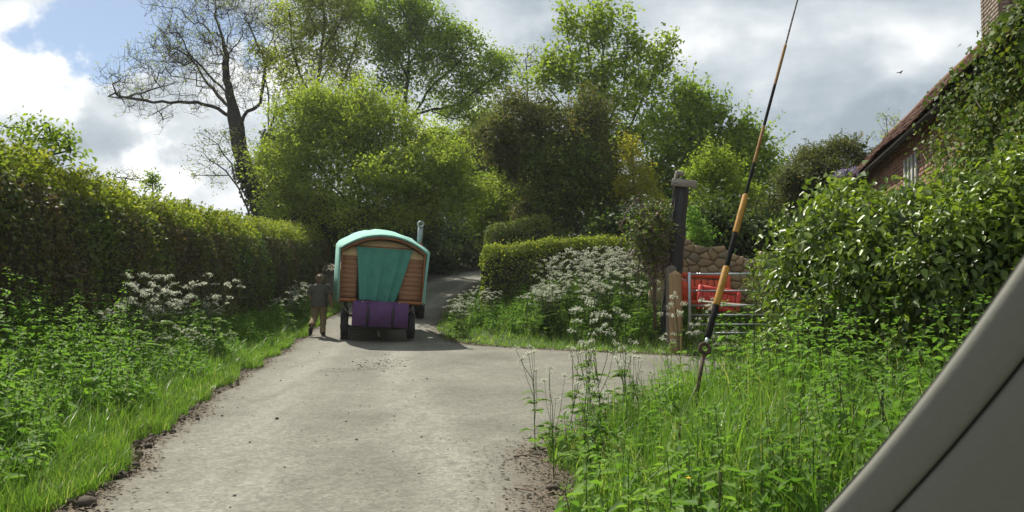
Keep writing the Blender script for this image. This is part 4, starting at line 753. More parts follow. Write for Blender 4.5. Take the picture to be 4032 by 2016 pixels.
def gate_and_posts():
    d = 16.6; rng = np.random.default_rng(73); p0 = at(2714, 1075, d); p1x = at(3190, 1075, d)[0]; zg = gz1(p0[0], d); org = np.array((p0[0], d, zg)); root = empty('field_gate', org); tag(root, 'galvanised tubular steel field gate beside the wooden post', 'gate')
    zt = p0[2]; zbt = at(2714, 1330, d)[2]
    for x in (p0[0], p1x): Geo().box(np.array((x, d, (zt + zbt) / 2)) - org, (.065, .05, zt - zbt + .04), ch=.008).obj('stile', 'galvanised', root)
    for k, py in enumerate((1079, 1145, 1203, 1240, 1277, 1311)):
        z = at(2714, py, d)[2]; Geo().tube(np.array([(p0[0], d, z), (p1x, d, z)]) - org, .026 if k == 0 else .018, 10).obj('bar', 'galvanised', root, True)
    g = Geo(); g.tube(np.array([(p0[0] - .02, d, zt - .16), (p0[0] - .12, d - .01, zt - .16), (p0[0] - .16, d - .01, zt - .12)]) - org, .012, 6); g.obj('latch', 'galvanised', root, True)
    def post(name, label, px0, px1, ptop, dd, mat, yaw):
        a = at(px0, ptop, dd); b = at(px1, ptop, dd); w = (b[0] - a[0]) / 1.22; x = (a[0] + b[0]) / 2; z0 = gz1(x, dd) - .2; o = np.array((x, dd, z0 + .2)); h = a[2] - z0; c, s = math.cos(yaw), math.sin(yaw); r = empty(name, o); tag(r, label, 'post'); M = rot(0, 0, yaw)
        def ring(z, k): return np.array([(sx * w / 2 * k, sy * w / 2 * k, z - .2) for sx, sy in ((1, -.92), (1, .92), (.92, 1), (-.92, 1), (-1, .92), (-1, -.92), (-.92, -1), (.92, -1))]) @ M.T
        Geo().loft([ring(0, 1), ring(h - .09, 1)], caps=False).obj('shaft', mat, r); Geo().loft([ring(h - .0895, 1.0), ring(h - .075, .98), ring(h, .12)]).obj('weathered_top', mat, r)
    post('gate_post', 'pale new square timber gate post with pointed top left of the metal gate', 2629, 2688, 1066, 16.35, 'post_new', R(-14))
    post('gate_post', 'older grey timber post standing just behind the new gate post', 2617, 2668, 1043, 16.75, 'post_old', R(-12))
    # red plastic barriers leaning behind the gate
    def barrier(label, c, rots, w, h, mat, slats):
        z0 = c[2]; r = empty('plastic_barrier', c, rots); tag(r, label, 'barrier', 'red plastic barriers behind the gate'); f = Geo()
        for x in (-w / 2 + .05, w / 2 - .05): Geo().box((x, 0, h / 2), (.10, .07, h), ch=.015).obj('frame_upright', mat, r)
        Geo().box((0, .003, h - .06), (w - .2, .06, .12), ch=.015).obj('top_rail', mat, r); Geo().box((0, .003, .10), (w - .2, .06, .12), ch=.015).obj('bottom_rail', mat, r); Geo().box((0, .003, h * .55), (w - .2, .055, .07), ch=.012).obj('middle_rail', mat, r)
        for k in range(slats): Geo().box((-w / 2 + .16 + (w - .32) * k / (slats - 1), .0, h / 2 - .0), (w / slats * .72, .04, h - .3), ch=.01).obj('slat', mat, r)
    c = at(2792, 1230, 17.7); barrier('bright orange red plastic barrier upright against the stone wall', at(2775, 1210, 17.9), (R(-8), R(2), R(4)), 1.25, .80, 'orange_plastic', 7)
    barrier('deep red plastic barrier leaning at a slant behind the gate bars', at(2825, 1232, 17.35), (R(-22), R(9), R(-8)), .95, .62, 'red_plastic', 8)
    Geo().box((0, 0, 0), (1.5, .16, .03), rot(R(10), R(5), R(-4)), ch=.006).obj('plank', 'board_grey', loc=at(2885, 1198, 17.1)); tag(bpy.data.objects['plank'], 'pale loose plank lying across the red barriers', 'plank')
    # leaning tarred post with board
    rng = np.random.default_rng(74); b = at(2622, 1150, 17.3); b[2] = gz1(b[0], b[1]) - .3; t = at(2694, 705, 17.3); t[1] = 17.5; r = empty('leaning_post', b + (0, 0, .3)); o = np.array(r.location); tag(r, 'tall black tarred post leaning right with a pale board on top', 'post')
    P = resample(np.array((b, t)), .3); P[1:-1] += rng.normal(0, .012, (len(P) - 2, 3)); g = Geo(); g.tube(P - o, np.linspace(.215, .165, len(P)) * (1 + rng.normal(0, .02, len(P))), 12); g.obj('shaft', 'dark_tar', r, True)
    for k in range(5):
        a_ = rng.uniform(2.4, 4.2); q = P + np.array((math.cos(a_) * .21, math.sin(a_) * .2 - .02, 0)) + rng.normal(0, .015, P.shape); Geo().tube(q - o, .014, 5).obj('ivy_stem', 'bark_dark', r, True)
    c = at(2695, 722, 17.25); Geo().box(c - o, (.56, .10, .165), rot(R(3), R(8), R(-8)), ch=.012).obj('top_board', 'board_grey', r)
    c = at(2675, 683, 17.32); Geo().box(c - o, (.20, .14, .10), rot(0, R(6), R(-10)), ch=.012).obj('cap_block', 'board_grey', r); c = at(2662, 690, 17.3); Geo().box(c - o, (.05, .16, .19), rot(0, R(12), 0), ch=.01).obj('splinter', 'board_grey', r)
    # dead ivy heap left of it
    b = at(2575, 1100, 17.2); b[2] = gz1(b[0], b[1]); r = empty('dead_ivy', b); o = b; tag(r, 'tangle of dead brown ivy stems left of the leaning black post', 'climber'); g = Geo()
    for k in range(110):
        s_ = at(rng.normal(2563, 26), rng.uniform(790, 1000), 17.1 + rng.uniform(-.2, .3)); q = [s_]
        for j in range(6): q.append(q[-1] + np.array((rng.normal(0, .08), rng.normal(0, .05), rng.normal(-.09, .07))))
        g.tube(np.array(q) - o, rng.uniform(.008, .026), 5)
    for k in range(5): g.tube(np.array([b + (rng.normal(0, .1), .1, -.05), at(rng.normal(2580, 18), 950, 17.1), at(rng.normal(2580, 28), 800, 17.2)]) - o, rng.uniform(.01, .02), 6)
    tag(g.obj('stem', 'dead_stem', r, True), kind='stuff'); g = Geo(); C = blobs_pts([(2560, 930, 70, 130), (2590, 830, 45, 50), (2530, 900, 40, 80)], 17.0, 150, rng, .4) - o; leafcloud(g, C, 9, .09, .085, rng, .8, .55); tag(g.obj('foliage', 'leaf_ivy', r), kind='stuff'); g = Geo(); leafcloud(g, C[:90], 8, .1, .08, rng, .7, .3); tag(g.obj('dead_leaf_mass', 'litter', r), kind='stuff')
gate_and_posts()

# ------------------------------------------------------------------ striped stay wire
def stay():
    b = at(2768, 1425, 6.5); b2 = at(2752, 1500, 6.45); ey = at(2775, 1372, 6.52); top = at(3140, 0, 8.2); o = np.array((b2[0] - .06, b2[1], gz1(b2[0] - .06, b2[1]))); r = empty('stay_wire', o); tag(r, 'black and yellow sleeved stay wire rising from the right verge', 'stay wire')
    def on(py):     # point of the stay at image height py
        f = (1372 - py) / 1372.0; lo, hi = 0., 1.
        for _ in range(40):
            m = (lo + hi) / 2; p = ey * (1 - m) + top * m; v = (p[2] - HCAM) / p[1]; y = 1008 - FPX * (v * cp - sp) / (cp + v * sp)
            if y > py: lo = m
            else: hi = m
        return ey * (1 - lo) + top * lo
    g = Geo(); g.tube(np.array([o + (0, 0, -.25), o + (.0, 0, .15), b2, ey - (ey - b2) * .22]) - o, (.018, .018, .017, .016), 8); g.obj('anchor_rod', 'rust', r, True)
    ax = unit(top - ey); th = np.linspace(0, 2 * np.pi, 21); s_ = unit(np.cross(ax, (0, 1, 0))); ring = ey + .042 * (np.cos(th)[:, None] * s_ + np.sin(th)[:, None] * ax); g = Geo(); g.tube(ring - o, .017, 8, False); g.obj('eye', 'rust', r, True)
    Geo().tube(np.array([ey + ax * .04, on(1325)]) - o, .017, 8).obj('thimble', 'galvanised', r, True)
    for y0, y1, rad, mt in ((1330, 1203, .028, 'sleeve_black'), (1203, 1052, .031, 'sleeve_yellow'), (1052, 918, .023, 'sleeve_black'), (918, 768, .028, 'sleeve_yellow'), (768, 642, .0150, 'sleeve_black'), (642, 497, .0155, 'sleeve_brown'), (497, 334, .0150, 'sleeve_black'), (334, 177, .0155, 'sleeve_brown')):
        a, b_ = on(y0), on(y1); Geo().tube(np.array((a, a + (b_ - a) * .02, a + (b_ - a) * .98, b_)) - o, (rad * .9, rad, rad, rad * .92), 10).obj('sleeve', mt, r, False)
    end = ey + (top - ey) * 2.6; L = np.linspace(0, 1, 400)[:, None]; base = on(300) * (1 - L) + end * L; base = base - o
    for k in range(3):
        ph = L[:, 0] * 500 + k * 2.094; Geo().tube(base + .0055 * (np.cos(ph)[:, None] * s_ + np.sin(ph)[:, None] * np.cross(ax, s_)), .0058, 5).obj('wire_strand', 'wire', r, True)
stay()
P = np.array([at(1540, -60, 27), at(1590, 60, 29), at(1650, 165, 31.5), at(1740, 300, 35), at(1900, 480, 42)]); g = Geo(); g.tube(resample(P, .8) - P[0], .016, 6); tag(g.obj('overhead_cable', 'wire', None, True, P[0]), 'thin dark overhead cable slanting across the oak crowns', 'cable')

# ------------------------------------------------------------------ wagon
def wagon():
    rng = np.random.default_rng(80); yaw = R(12.5); x0, y0 = -3.42, 19.62; z0 = float(roadz(np.array(y0)) + camber(np.array(x0), np.array(y0))) + .004; root = empty('bow_top_wagon', (x0, y0, z0), (R(4.6), 0, yaw)); tag(root, 'teal canvas bow top wagon with wooden rear wall and purple box on the road', 'wagon')
    RB = rot(R(1.2), R(3.2), 0)
    def B(V): return (np.asarray(V, float) - (0, 0, .5)) @ RB.T + (.03, -.42, .5)
    def gobj(g, name, mat, parent=root, smooth=False): g.V = [B(v) for v in g.V]; return g.obj(name, mat, parent, smooth)
    EZ, AZ, FZ = 2.27, 2.66, .985
    def profile(w, top, eave, bot, n=17):
        t = np.linspace(-1, 1, n); a = np.stack((w * t, eave + (top - eave) * (1 - np.abs(t) ** 2.1)), 1); return np.concatenate(([(-w + .04, bot), (-w + .015, bot + .6)], a, [(w - .015, bot + .6), (w - .04, bot)]))
    def shell(secs, nm, mat, thick=.05):
        outer = [np.array([(x, y, z) for x, z in p]) for y, p in secs]; k = len(outer[0]); g = Geo(); inner = []
        for q in outer:
            c = np.array((0, q[0, 1], 1.65)); v = q - c; L = np.linalg.norm(v, axis=1, keepdims=True); inner.append(c + v * (1 - thick / np.maximum(L, .6)))
        V = np.concatenate(outer + inner); n = len(outer); i = np.arange(k - 1); fs = []
        for j in range(n - 1): fs.append(np.stack((j * k + i, j * k + i + 1, (j + 1) * k + i + 1, (j + 1) * k + i), 1)); m = n * k; fs.append(np.stack((m + j * k + i, m + (j + 1) * k + i, m + (j + 1) * k + i + 1, m + j * k + i + 1), 1))
        m = n * k; fs.append(np.stack((i, m + i, m + i + 1, i + 1), 1)); e = (n - 1) * k; fs.append(np.stack((e + i, e + i + 1, m + e + i + 1, m + e + i), 1))
        for s_ in (0, k - 1): fs.append(np.array([(j * k + s_, (j + 1) * k + s_, m + (j + 1) * k + s_, m + j * k + s_) for j in range(n - 1)]))
        g.add(V, fs); return gobj(g, nm, mat, root, False)
    secs = []
    for y, fl in ((0, 0), (.03, .012), (.25, .06), (.6, .10), (1.2, .105), (1.8, .095), (2.4, .105), (3.0, .095), (3.6, .06)):
        p = profile(1.085 + fl, AZ + fl * .75, EZ + fl * .3, FZ - .02); p = p + rng.normal(0, .011, p.shape) * (1 if y else .3); secs.append((y, p))
    cov = shell(secs, 'canvas_cover', 'canvas_teal', .035)
    # hem rope along the canvas edge
    p = profile(1.09, AZ + .004, EZ, FZ - .02); g = Geo(); g.tube(np.array([(x, -.006, z) for x, z in p]) * (1, 1, 1), .014, 6); gobj(g, 'hem', 'canvas_teal', cov, True)
    # bowed wooden rib and side trims inside the canvas
    def arch(y0_, y1_, off, thick, nm, mat, lo=None):
        t = np.linspace(-1, 1, 21); w = 1.085 - off; z = EZ - off * .6 + (AZ - off - EZ + off * .6) * (1 - np.abs(t) ** 2.1); O = np.stack((w * t, z), 1); I = O - np.stack((0 * t, np.full(21, thick)), 1); g = Geo(); V = np.concatenate([np.stack((q[:, 0], np.full(21, y), q[:, 1]), 1) for y in (y0_, y1_) for q in (O, I)]); i = np.arange(20); f = lambda a, b: np.stack((a * 21 + i, a * 21 + i + 1, b * 21 + i + 1, b * 21 + i), 1); g.add(V, [f(1, 0), f(2, 3), f(0, 2), f(3, 1), np.array([(0, 1, 3, 2)]), np.array([(20, 62 - 0, 83, 41)])]); return gobj(g, nm, mat)
    arch(.02, .20, .048, .055, 'bow_rib', 'wagon_trim')
    for sx in (-1, 1): gobj(Geo().box((sx * 1.015, .115, (FZ + EZ) / 2 - .03), (.03, .19, EZ - FZ - .06), ch=.005), 'side_trim', 'wagon_trim')
    # pale panel under the bow
    t = np.linspace(-1, 1, 21); z = EZ - .09 + (AZ - .15 - EZ + .09) * (1 - np.abs(t) ** 2.1); V = np.concatenate((np.stack((1.0 * t, np.full(21, .235), np.full(21, 2.095)), 1), np.stack((1.0 * t, np.full(21, .235), np.maximum(z, 2.10)), 1))); i = np.arange(20); g = Geo(); V2 = np.concatenate((V, V + (0, .02, 0))); g.add(V2, [np.stack((i, i + 1, 21 + i + 1, 21 + i), 1), np.stack((42 + i, 63 + i, 63 + i + 1, 42 + i + 1), 1), np.stack((21 + i, 22 + i, 64 + i, 63 + i), 1)]); gobj(g, 'arch_panel', 'wagon_pale')
    # planks of the rear wall
    ph = .1165
    for k in range(9):
        zc = 1.05 + ph * (k + .5)
        for x0_, x1_ in ((-1.0, -.585), (.40, 1.0)):
            gobj(Geo().box(((x0_ + x1_) / 2, .225 + rng.normal(0, .003), zc), (x1_ - x0_, .028, ph - .003), ch=.003), 'plank', 'wagon_plank')
    gobj(Geo().box((0, .265, 1.6), (2.0, .02, 1.15)), 'shade_panel', 'bark_dark')  # dark sheet stands in for the unlit wagon interior
    gobj(Geo().box((.0, .195, 2.335), (1.40, .05, .06), ch=.01), 'door_header', 'wagon_trim')
    for x in (-.60, .415): gobj(Geo().box((x, .205, 1.57), (.05, .04, 1.05), ch=.006), 'door_jamb', 'bark_dark')
    # curtain: gathered cloth that narrows downward
    nu, nv = 61, 26; u = np.linspace(0, 1, nu); v = np.linspace(0, 1, nv); UU, VV = np.meshgrid(u, v); xl_ = -.685 + .15 * VV ** .8; xr_ = .70 - .34 * VV ** 1.1; X = xl_ * (1 - UU) + xr_ * UU; amp = .02 + .045 * VV
    Y = .145 - amp * (np.sin(UU * 19 + .6 * np.sin(VV * 3)) * .6 + np.sin(UU * 41 + VV * 2) * .3) - .10 * np.exp(-((UU - .93) / .06) ** 2) * VV ** 2 - .05 * np.exp(-((UU - .2) / .09) ** 2) * VV; Z = 2.33 - 1.32 * VV + .015 * np.sin(UU * 7) * VV; V = np.stack((X, Y, Z), 2).reshape(-1, 3); i = (np.arange(nv - 1)[:, None] * nu + np.arange(nu - 1)[None]).ravel(); V = np.concatenate((V, V + (0, .004, 0))); m = nu * nv
    g = Geo(); g.add(V, [np.stack((i, i + nu, i + nu + 1, i + 1), 1), np.stack((m + i, m + i + 1, m + i + nu + 1, m + i + nu), 1)]); gobj(g, 'curtain', 'curtain_teal', root, True)
    # floor ledge, floor
    gobj(Geo().box((0, 1.9, .955), (1.95, 3.3, .06)), 'floor', 'wagon_trim')
    for a, b in ((-1.04, -.60), (.42, 1.04)): gobj(Geo().box(((a + b) / 2, .12, 1.01), (b - a, .25, .055), ch=.01), 'ledge', 'wagon_trim')
    # front wall closes the body
    gobj(Geo().box((0, 3.4, 1.62), (2.0, .04, 1.25)), 'front_wall', 'wagon_plank')
    # purple box with two black strips between its boards
    pb = gobj(Geo().box((0, -.02, .70), (1.36, .36, .60), ch=.018), 'pan_box', 'paint_purple')
    for k in range(3): a = (-.68, -.275, .33)[k]; b = (-.345, .265, .68)[k]; gobj(Geo().box(((a + b) / 2, -.212, .70), (b - a - .012, .022, .585), ch=.006), 'board', 'paint_purple', pb)
    for x in (-.31, .298): gobj(Geo().box((x, -.212, .645), (.05, .03, .48), ch=.006), 'dark_strip', 'black_metal', pb)
    gobj(Geo().box((-.02, -.19, 1.005), (.95, .05, .05), ch=.01), 'lip', 'paint_purple', pb)
    for x in (-.46, .44): g = Geo(); g.tube(np.array([(x, -.235, 1.0), (x, -.22, 1.02)]), .018, 8); gobj(g, 'bolt', 'galvanised', pb)
    # chassis, on its own wheels (not rolled with the body)
    for x in (-.52, .52): Geo().box((x, 1.4, .50), (.09, 3.6, .12), ch=.01).obj('chassis_rail', 'black_metal', root)
    Geo().box((0, -.42, .355), (1.45, .10, .11), ch=.012).obj('rear_beam', 'black_metal', root)
    for x in (-.52, .52): Geo().box((x, -.36, .455), (.08, .16, .22), ch=.01).obj('hanger', 'black_metal', root)
    for sx in (-1, 1):
        a = np.array((sx * .94, -.22, 1.0)); b = np.array((sx * .70, -.30, .66)); Geo().tube(np.array((a, b)), .022, 6).obj('bracket', 'post_old', root)
        Geo().box((sx * .80, .1, .70), (.08, .5, .55), ch=.02).obj('mudguard_board', 'black_metal', root)
    def wheel(x, y, r, w, steer=0):
        prof = [(-.5, .62), (-.5, .82), (-.47, .93), (-.36, .985), (-.2, 1.0), (.2, 1.0), (.36, .985), (.47, .93), (.5, .82), (.5, .62), (.3, .58), (-.3, .58)]; n = 28; rings = []
        for k in range(n + 1):
            a = 2 * np.pi * k / n; rings.append(np.array([(px_ * w, math.cos(a) * pr_ * r, math.sin(a) * pr_ * r) for px_, pr_ in prof]) @ rot(0, 0, steer).T)
        e = empty('wheel', (x, y, r)); e.parent = root; g = Geo(); g.loft(rings, caps=False); g.obj('tyre', 'rubber', e, True)
        g = Geo(); M = rot(0, 0, steer); g.tube(np.array([(-.32 * w, 0, 0), (.32 * w, 0, 0)]) @ M.T, r * .6, 24); g.obj('rim', 'flue_grey', e); g = Geo(); g.tube(np.array([(-.55 * w, 0, 0), (.55 * w, 0, 0)]) @ M.T, r * .16, 12); g.obj('hub', 'black_metal', e)
        return e
    for sx in (-1, 1): wheel(sx * .83, 0, .345, .185); wheel(sx * .80, 2.75, .31, .17, R(4))
    for y in (0, 2.75): Geo().tube(np.array([(-.78, y, .33), (.78, y, .33)]), .045, 10).obj('axle', 'black_metal', root, True)
    Geo().tube(np.array([(0, 2.7, .42), (.05, 3.9, .45)]), .04, 8).obj('drawbar', 'black_metal', root, True)
    Geo().tube(np.array([(-.03, .0, .30), (.03, -.3, .13)]), .03, 8).obj('stand_leg', 'board_grey', root, True)
    # stove pipe with elbow cowl
    bx_, by_, bz_ = .92, .75, 2.33; g = Geo(); th = np.linspace(0, 2 * np.pi, 4); g.tube(np.array([(bx_, by_, bz_ - .1), (bx_, by_, bz_ + .16)]), (.115, .082), 16); sp_ = gobj(g, 'flue_collar', 'red_paint', root, True)
    g = Geo(); g.tube(np.array([(bx_, by_, bz_ + .1), (bx_, by_, bz_ + .60)]), .068, 16); fl = gobj(g, 'flue_pipe', 'flue_grey', root, True); g = Geo(); g.tube(np.array([(bx_, by_, bz_ + .585), (bx_, by_, bz_ + .61)]), .078, 16); gobj(g, 'band', 'flue_grey', fl, True)
    g = Geo(); th = np.linspace(0, 2 * np.pi, 25); R_o, R_i, L_ = .082, .056, .20; rings = []
    for a in th: rings.append(np.array([(bx_ + math.cos(a) * q * 1, by_ + y, bz_ + .67 + math.sin(a) * q) for q, y in ((R_o, -.11), (R_o, .11), (R_i, .11), (R_i, -.11))]))
    g.loft(rings, caps=False); gobj(g, 'cowl', 'flue_grey', fl, False)
wagon()
def tractor():
    x0, y0 = -3.62, 24.35; z0 = float(roadz(np.array(y0))) ; r = empty('tow_tractor', (x0, y0, z0), (R(5.5), 0, R(6))); tag(r, 'tow vehicle hidden ahead of the wagon with one black tyre showing', 'tractor')
    def wheel(x, y, rad, w):
        prof = [(-.5, .60), (-.5, .85), (-.42, .95), (-.2, 1.0), (.2, 1.0), (.42, .95), (.5, .85), (.5, .60)]; rings = [np.array([(p * w, math.cos(a) * q * rad, math.sin(a) * q * rad) for p, q in prof]) for a in np.linspace(0, 2 * np.pi, 29)]
        e = empty('wheel', (x, y, rad)); e.parent = r; Geo().loft(rings, caps=False).obj('tyre', 'rubber', e, True); Geo().tube(np.array([(-.3 * w, 0, 0), (.3 * w, 0, 0)]), rad * .61, 24).obj('rim', 'red_paint', e)
        g = Geo()
        for k in range(18): a = 2 * np.pi * k / 18; g.box((0, math.cos(a) * rad, math.sin(a) * rad), (w * .9, .05, .05), rot(a, 0, 0) @ rot(0, 0, .4))
        g.obj('tread', 'rubber', e)
    for s_ in (-1, 1): wheel(s_ * .70, 0, .56, .30); wheel(s_ * .58, 1.55, .33, .18); Geo().box((s_ * .70, .02, 1.17), (.36, .8, .04), ch=.012).obj('mudguard', 'red_paint', r)
    g = Geo(); g.loft([np.array([(sx * w, y, z) for sx, z in ((-1, .55), (-1, z1 - .1), (-.7, z1), (.7, z1), (1, z1 - .1), (1, .55))]) for y, w, z1 in ((.35, .25, 1.15), (1.6, .23, 1.08), (1.95, .19, 1.0))]); g.obj('bonnet', 'red_paint', r); Geo().box((0, 0, .62), (.9, .5, .35), ch=.04).obj('gearbox', 'black_metal', r); Geo().box((0, -.05, 1.05), (.42, .38, .08), ch=.02).obj('seat', 'black_metal', r)
    g = Geo(); th = np.linspace(0, 2 * np.pi, 21); g.tube(np.stack((.18 * np.cos(th), .42 + .05 * np.sin(th), 1.38 + .17 * np.sin(th)), 1), .014, 6, False); g.obj('steering_wheel', 'black_metal', r, True)
tractor()

# ------------------------------------------------------------------ walking person
def skin_mesh(name, joints, edges, sub=2):
    me = bpy.data.meshes.new(name); keys = list(joints); me.from_pydata([joints[k][0] for k in keys], [(keys.index(a), keys.index(b)) for a, b in edges], []); o = bpy.data.objects.new(name, me); COL.objects.link(o); m = o.modifiers.new('s', 'SKIN'); m.use_smooth_shade = True; sv = me.skin_vertices[0].data
    for i, k in enumerate(keys): r = joints[k][1]; sv[i].radius = r if isinstance(r, tuple) else (r, r); sv[i].use_root = (i == 0)
    s = o.modifiers.new('u', 'SUBSURF'); s.levels = sub; s.render_levels = sub; dg = bpy.context.evaluated_depsgraph_get(); dg.update(); ne = bpy.data.meshes.new_from_object(o.evaluated_get(dg)); bpy.data.objects.remove(o); ne.name = name; ne.polygons.foreach_set('use_smooth', np.ones(len(ne.polygons), bool)); return ne
def person():
    x, y = -4.95, 19.75; z = float(roadz(np.array(y)) + camber(np.array(x), np.array(y))) + .01; root = empty('person', (x, y, z), (0, 0, R(9))); root.scale = (1.12, .98, .94); tag(root, 'person in dark shirt and tan trousers walking beside the wagon', 'person')
    J = {'pel': ((0, 0, .88), (.10, .075)), 'sp': ((0, .035, 1.08), (.09, .06)), 'ch': ((0, .08, 1.27), (.11, .07)), 'nk': ((0, .115, 1.41), .05), 'hd0': ((0, .145, 1.47), .07), 'hd1': ((0, .165, 1.55), (.075, .092)), 'hd2': ((0, .165, 1.62), (.055, .065)),
         'shr': ((.155, .08, 1.345), .055), 'elr': ((.235, .03, 1.09), .040), 'wrr': ((.265, .12, .875), .027), 'par': ((.272, .15, .80), (.020, .034)), 'shl': ((-.155, .08, 1.345), .055), 'ell': ((-.225, .06, 1.09), .040), 'wrl': ((-.20, .25, .99), .027), 'pal': ((-.19, .32, .98), (.020, .034)),
         'hpr': ((.085, 0, .84), .085), 'knr': ((.095, .07, .46), .056), 'anr': ((.09, .0, .09), .036), 'tor': ((.10, .16, .035), (.038, .028)), 'hpl': ((-.085, 0, .84), .085), 'knl': ((-.10, .05, .47), .056), 'anl': ((-.135, -.27, .27), .036), 'tol': ((-.155, -.30, .09), (.038, .028))}
    E = [('pel', 'sp'), ('sp', 'ch'), ('ch', 'nk'), ('nk', 'hd0'), ('hd0', 'hd1'), ('hd1', 'hd2'), ('ch', 'shr'), ('shr', 'elr'), ('elr', 'wrr'), ('wrr', 'par'), ('ch', 'shl'), ('shl', 'ell'), ('ell', 'wrl'), ('wrl', 'pal'), ('pel', 'hpr'), ('hpr', 'knr'), ('knr', 'anr'), ('anr', 'tor'), ('pel', 'hpl'), ('hpl', 'knl'), ('knl', 'anl'), ('anl', 'tol')]
    # five fingers each hand, thumb from the side
    for sfx, p, dr, sd in (('r', np.array((.272, .15, .80)), np.array((.02, .03, -1.)), np.array((-.15, 1, 0.))), ('l', np.array((-.19, .32, .98)), np.array((.1, .8, -.35)), np.array((.9, 0, .3)))):
        dr = dr / np.linalg.norm(dr); sd = sd / np.linalg.norm(sd); cr_ = np.cross(dr, sd)
        for k, (o_, ln) in enumerate(((.022, .060), (.008, .070), (-.007, .066), (-.021, .050))):
            a = p + sd * o_ + dr * .02; b = a + dr * ln * .6; c = b + (dr * .8 + cr_ * .6 * (-1 if sfx == 'r' else 1)) * ln * .45; J[f'{sfx}f{k}a'] = (tuple(a), .009); J[f'{sfx}f{k}b'] = (tuple(b), .0085); J[f'{sfx}f{k}c'] = (tuple(c), .007); E += [('pa' + sfx, f'{sfx}f{k}a'), (f'{sfx}f{k}a', f'{sfx}f{k}b'), (f'{sfx}f{k}b', f'{sfx}f{k}c')]
        a = p + sd * .03 - dr * .02; b = a + sd * .02 + dr * .035; J[f'{sfx}ta'] = (tuple(a), .011); J[f'{sfx}tb'] = (tuple(b), .009); E += [('pa' + sfx, f'{sfx}ta'), (f'{sfx}ta', f'{sfx}tb')]
    me = skin_mesh('body', J, E, 1); me.materials.append(MATS['skin']); link('body', me, root)
    def ring(c, rx, ry, n=18, tilt=0, wr=0, ph=0):
        a = np.arange(n) * 2 * np.pi / n; k = 1 + wr * np.sin(a * 5 + ph); q = np.stack((rx * k * np.cos(a), ry * k * np.sin(a), 0 * a), 1); return q @ rot(tilt, 0, 0).T + np.array(c)
    g = Geo(); g.loft([ring((0, -.01, .80), .20, .178, wr=.05), ring((0, -.005, .86), .195, .172, wr=.04, ph=1), ring((0, .015, 1.0), .178, .15, wr=.03, ph=2), ring((0, .05, 1.14), .185, .135, wr=.02), ring((0, .075, 1.27), .205, .135), ring((0, .085, 1.345), .19, .115), ring((0, .10, 1.395), .115, .085), ring((0, .112, 1.42), .06, .06)], caps=False)
    for s_, el in ((1, (.235, .03, 1.09)), (-1, (-.225, .06, 1.09))):
        a = np.array((s_ * .15, .08, 1.35)); b = np.array(el); ax = b - a; m = Vector(ax).to_track_quat('Z', 'Y').to_matrix(); m = np.array(m); rr = []
        for f, r_ in ((-.12, .06), (.0, .088), (.35, .085), (.7, .082), (.92, .086)): q = np.arange(14) * 2 * np.pi / 14; rr.append(np.stack((r_ * np.cos(q), r_ * np.sin(q), 0 * q), 1) @ m.T + a + ax * f)
        g.loft(rr, caps=False)
    g.obj('shirt', 'shirt', root, True)
    g = Geo(); g.loft([ring((0, 0, .98), .15, .115), ring((0, -.01, .88), .165, .13), ring((0, -.01, .80), .17, .125), ring((0, 0, .76), .13, .10)], caps=False)
    for pts in ([((.085, -.005, .84), .095), ((.092, .03, .66), .088), ((.096, .065, .47), .074), ((.093, .035, .28), .066), ((.09, .005, .12), .066), ((.09, .0, .075), .068)], [((-.085, -.005, .84), .095), ((-.095, .025, .66), .088), ((-.10, .045, .48), .075), ((-.115, -.10, .40), .072), ((-.13, -.215, .325), .074), ((-.134, -.25, .285), .078)]):
        C = np.array([p for p, _ in pts]); rr = np.array([q for _, q in pts]); n = 24; f = np.linspace(0, 1, n); s_ = np.linspace(0, 1, len(C)); P = np.stack([np.interp(f, s_, C[:, j]) for j in range(3)], 1); Rr = np.interp(f, s_, rr) * (1 + .05 * np.sin(f * 37)); g.tube(P, Rr, 12, False)
    g.obj('trousers', 'trousers', root, True)
    for a, b in (((.09, -.03, .055), (.10, .20, .035)), ((-.135, -.315, .24), (-.165, -.28, .025))):
        a = np.array(a); b = np.array(b); g = Geo(); f = np.linspace(-.12, 1.05, 12); P = a + (b - a) * f[:, None]; rr = np.interp(f, (-.12, 0, .3, .7, 1.05), (.03, .05, .052, .055, .03)); g.tube(P, rr, 12, flat=.8); g.obj('boot', 'boot', root, True)
    # hair: cap with a bun, falling loose over the neck
    rng = np.random.default_rng(81); g = Geo(); g.loft([ring((0, .125, 1.425), .055, .05, wr=.1), ring((0, .12, 1.46), .082, .075, wr=.08), ring((0, .13, 1.52), .098, .105, wr=.05, ph=1), ring((0, .145, 1.58), .098, .112, wr=.05), ring((0, .155, 1.64), .078, .088, wr=.05), ring((0, .155, 1.672), .03, .035)]); g.tube(np.array([(0, .06, 1.58), (.005, .025, 1.60), (.005, .0, 1.60)]), (.05, .05, .02), 12)
    h = g.obj('hair', 'hair', root, True); g = Geo(); n = 500; B_ = rv(rng, n) * np.array((.1, .11, .1)) + (0, .14, 1.56); g.blades(B_[B_[:, 2] > 1.48], .06, .6, .006, .5, rng, 2); tag(g.obj('stray_hair', 'hair', h), kind='stuff')
    # simple face on the far side
    g = Geo(); g.tube(np.array([(0, .24, 1.575), (0, .275, 1.545)]), (.012, .02), 8); g.obj('nose', 'skin', root, True)
    for s_ in (-1, 1): Geo().tube(np.array([(s_ * .033, .243, 1.585), (s_ * .033, .256, 1.585)]), .012, 8).obj('eye', 'glass_dark', root, True); Geo().loft([ring((s_ * .085, .165, 1.545 + q), .012 * k, .022 * k, 8) for q, k in ((-.03, .4), (-.015, 1), (.01, 1.1), (.03, .5))]).obj('ear', 'skin', root, True)
    Geo().box((0, .246, 1.505), (.045, .012, .012), ch=.003).obj('mouth', 'red_paint', root)
person()
print('objects', time.time() - T0)

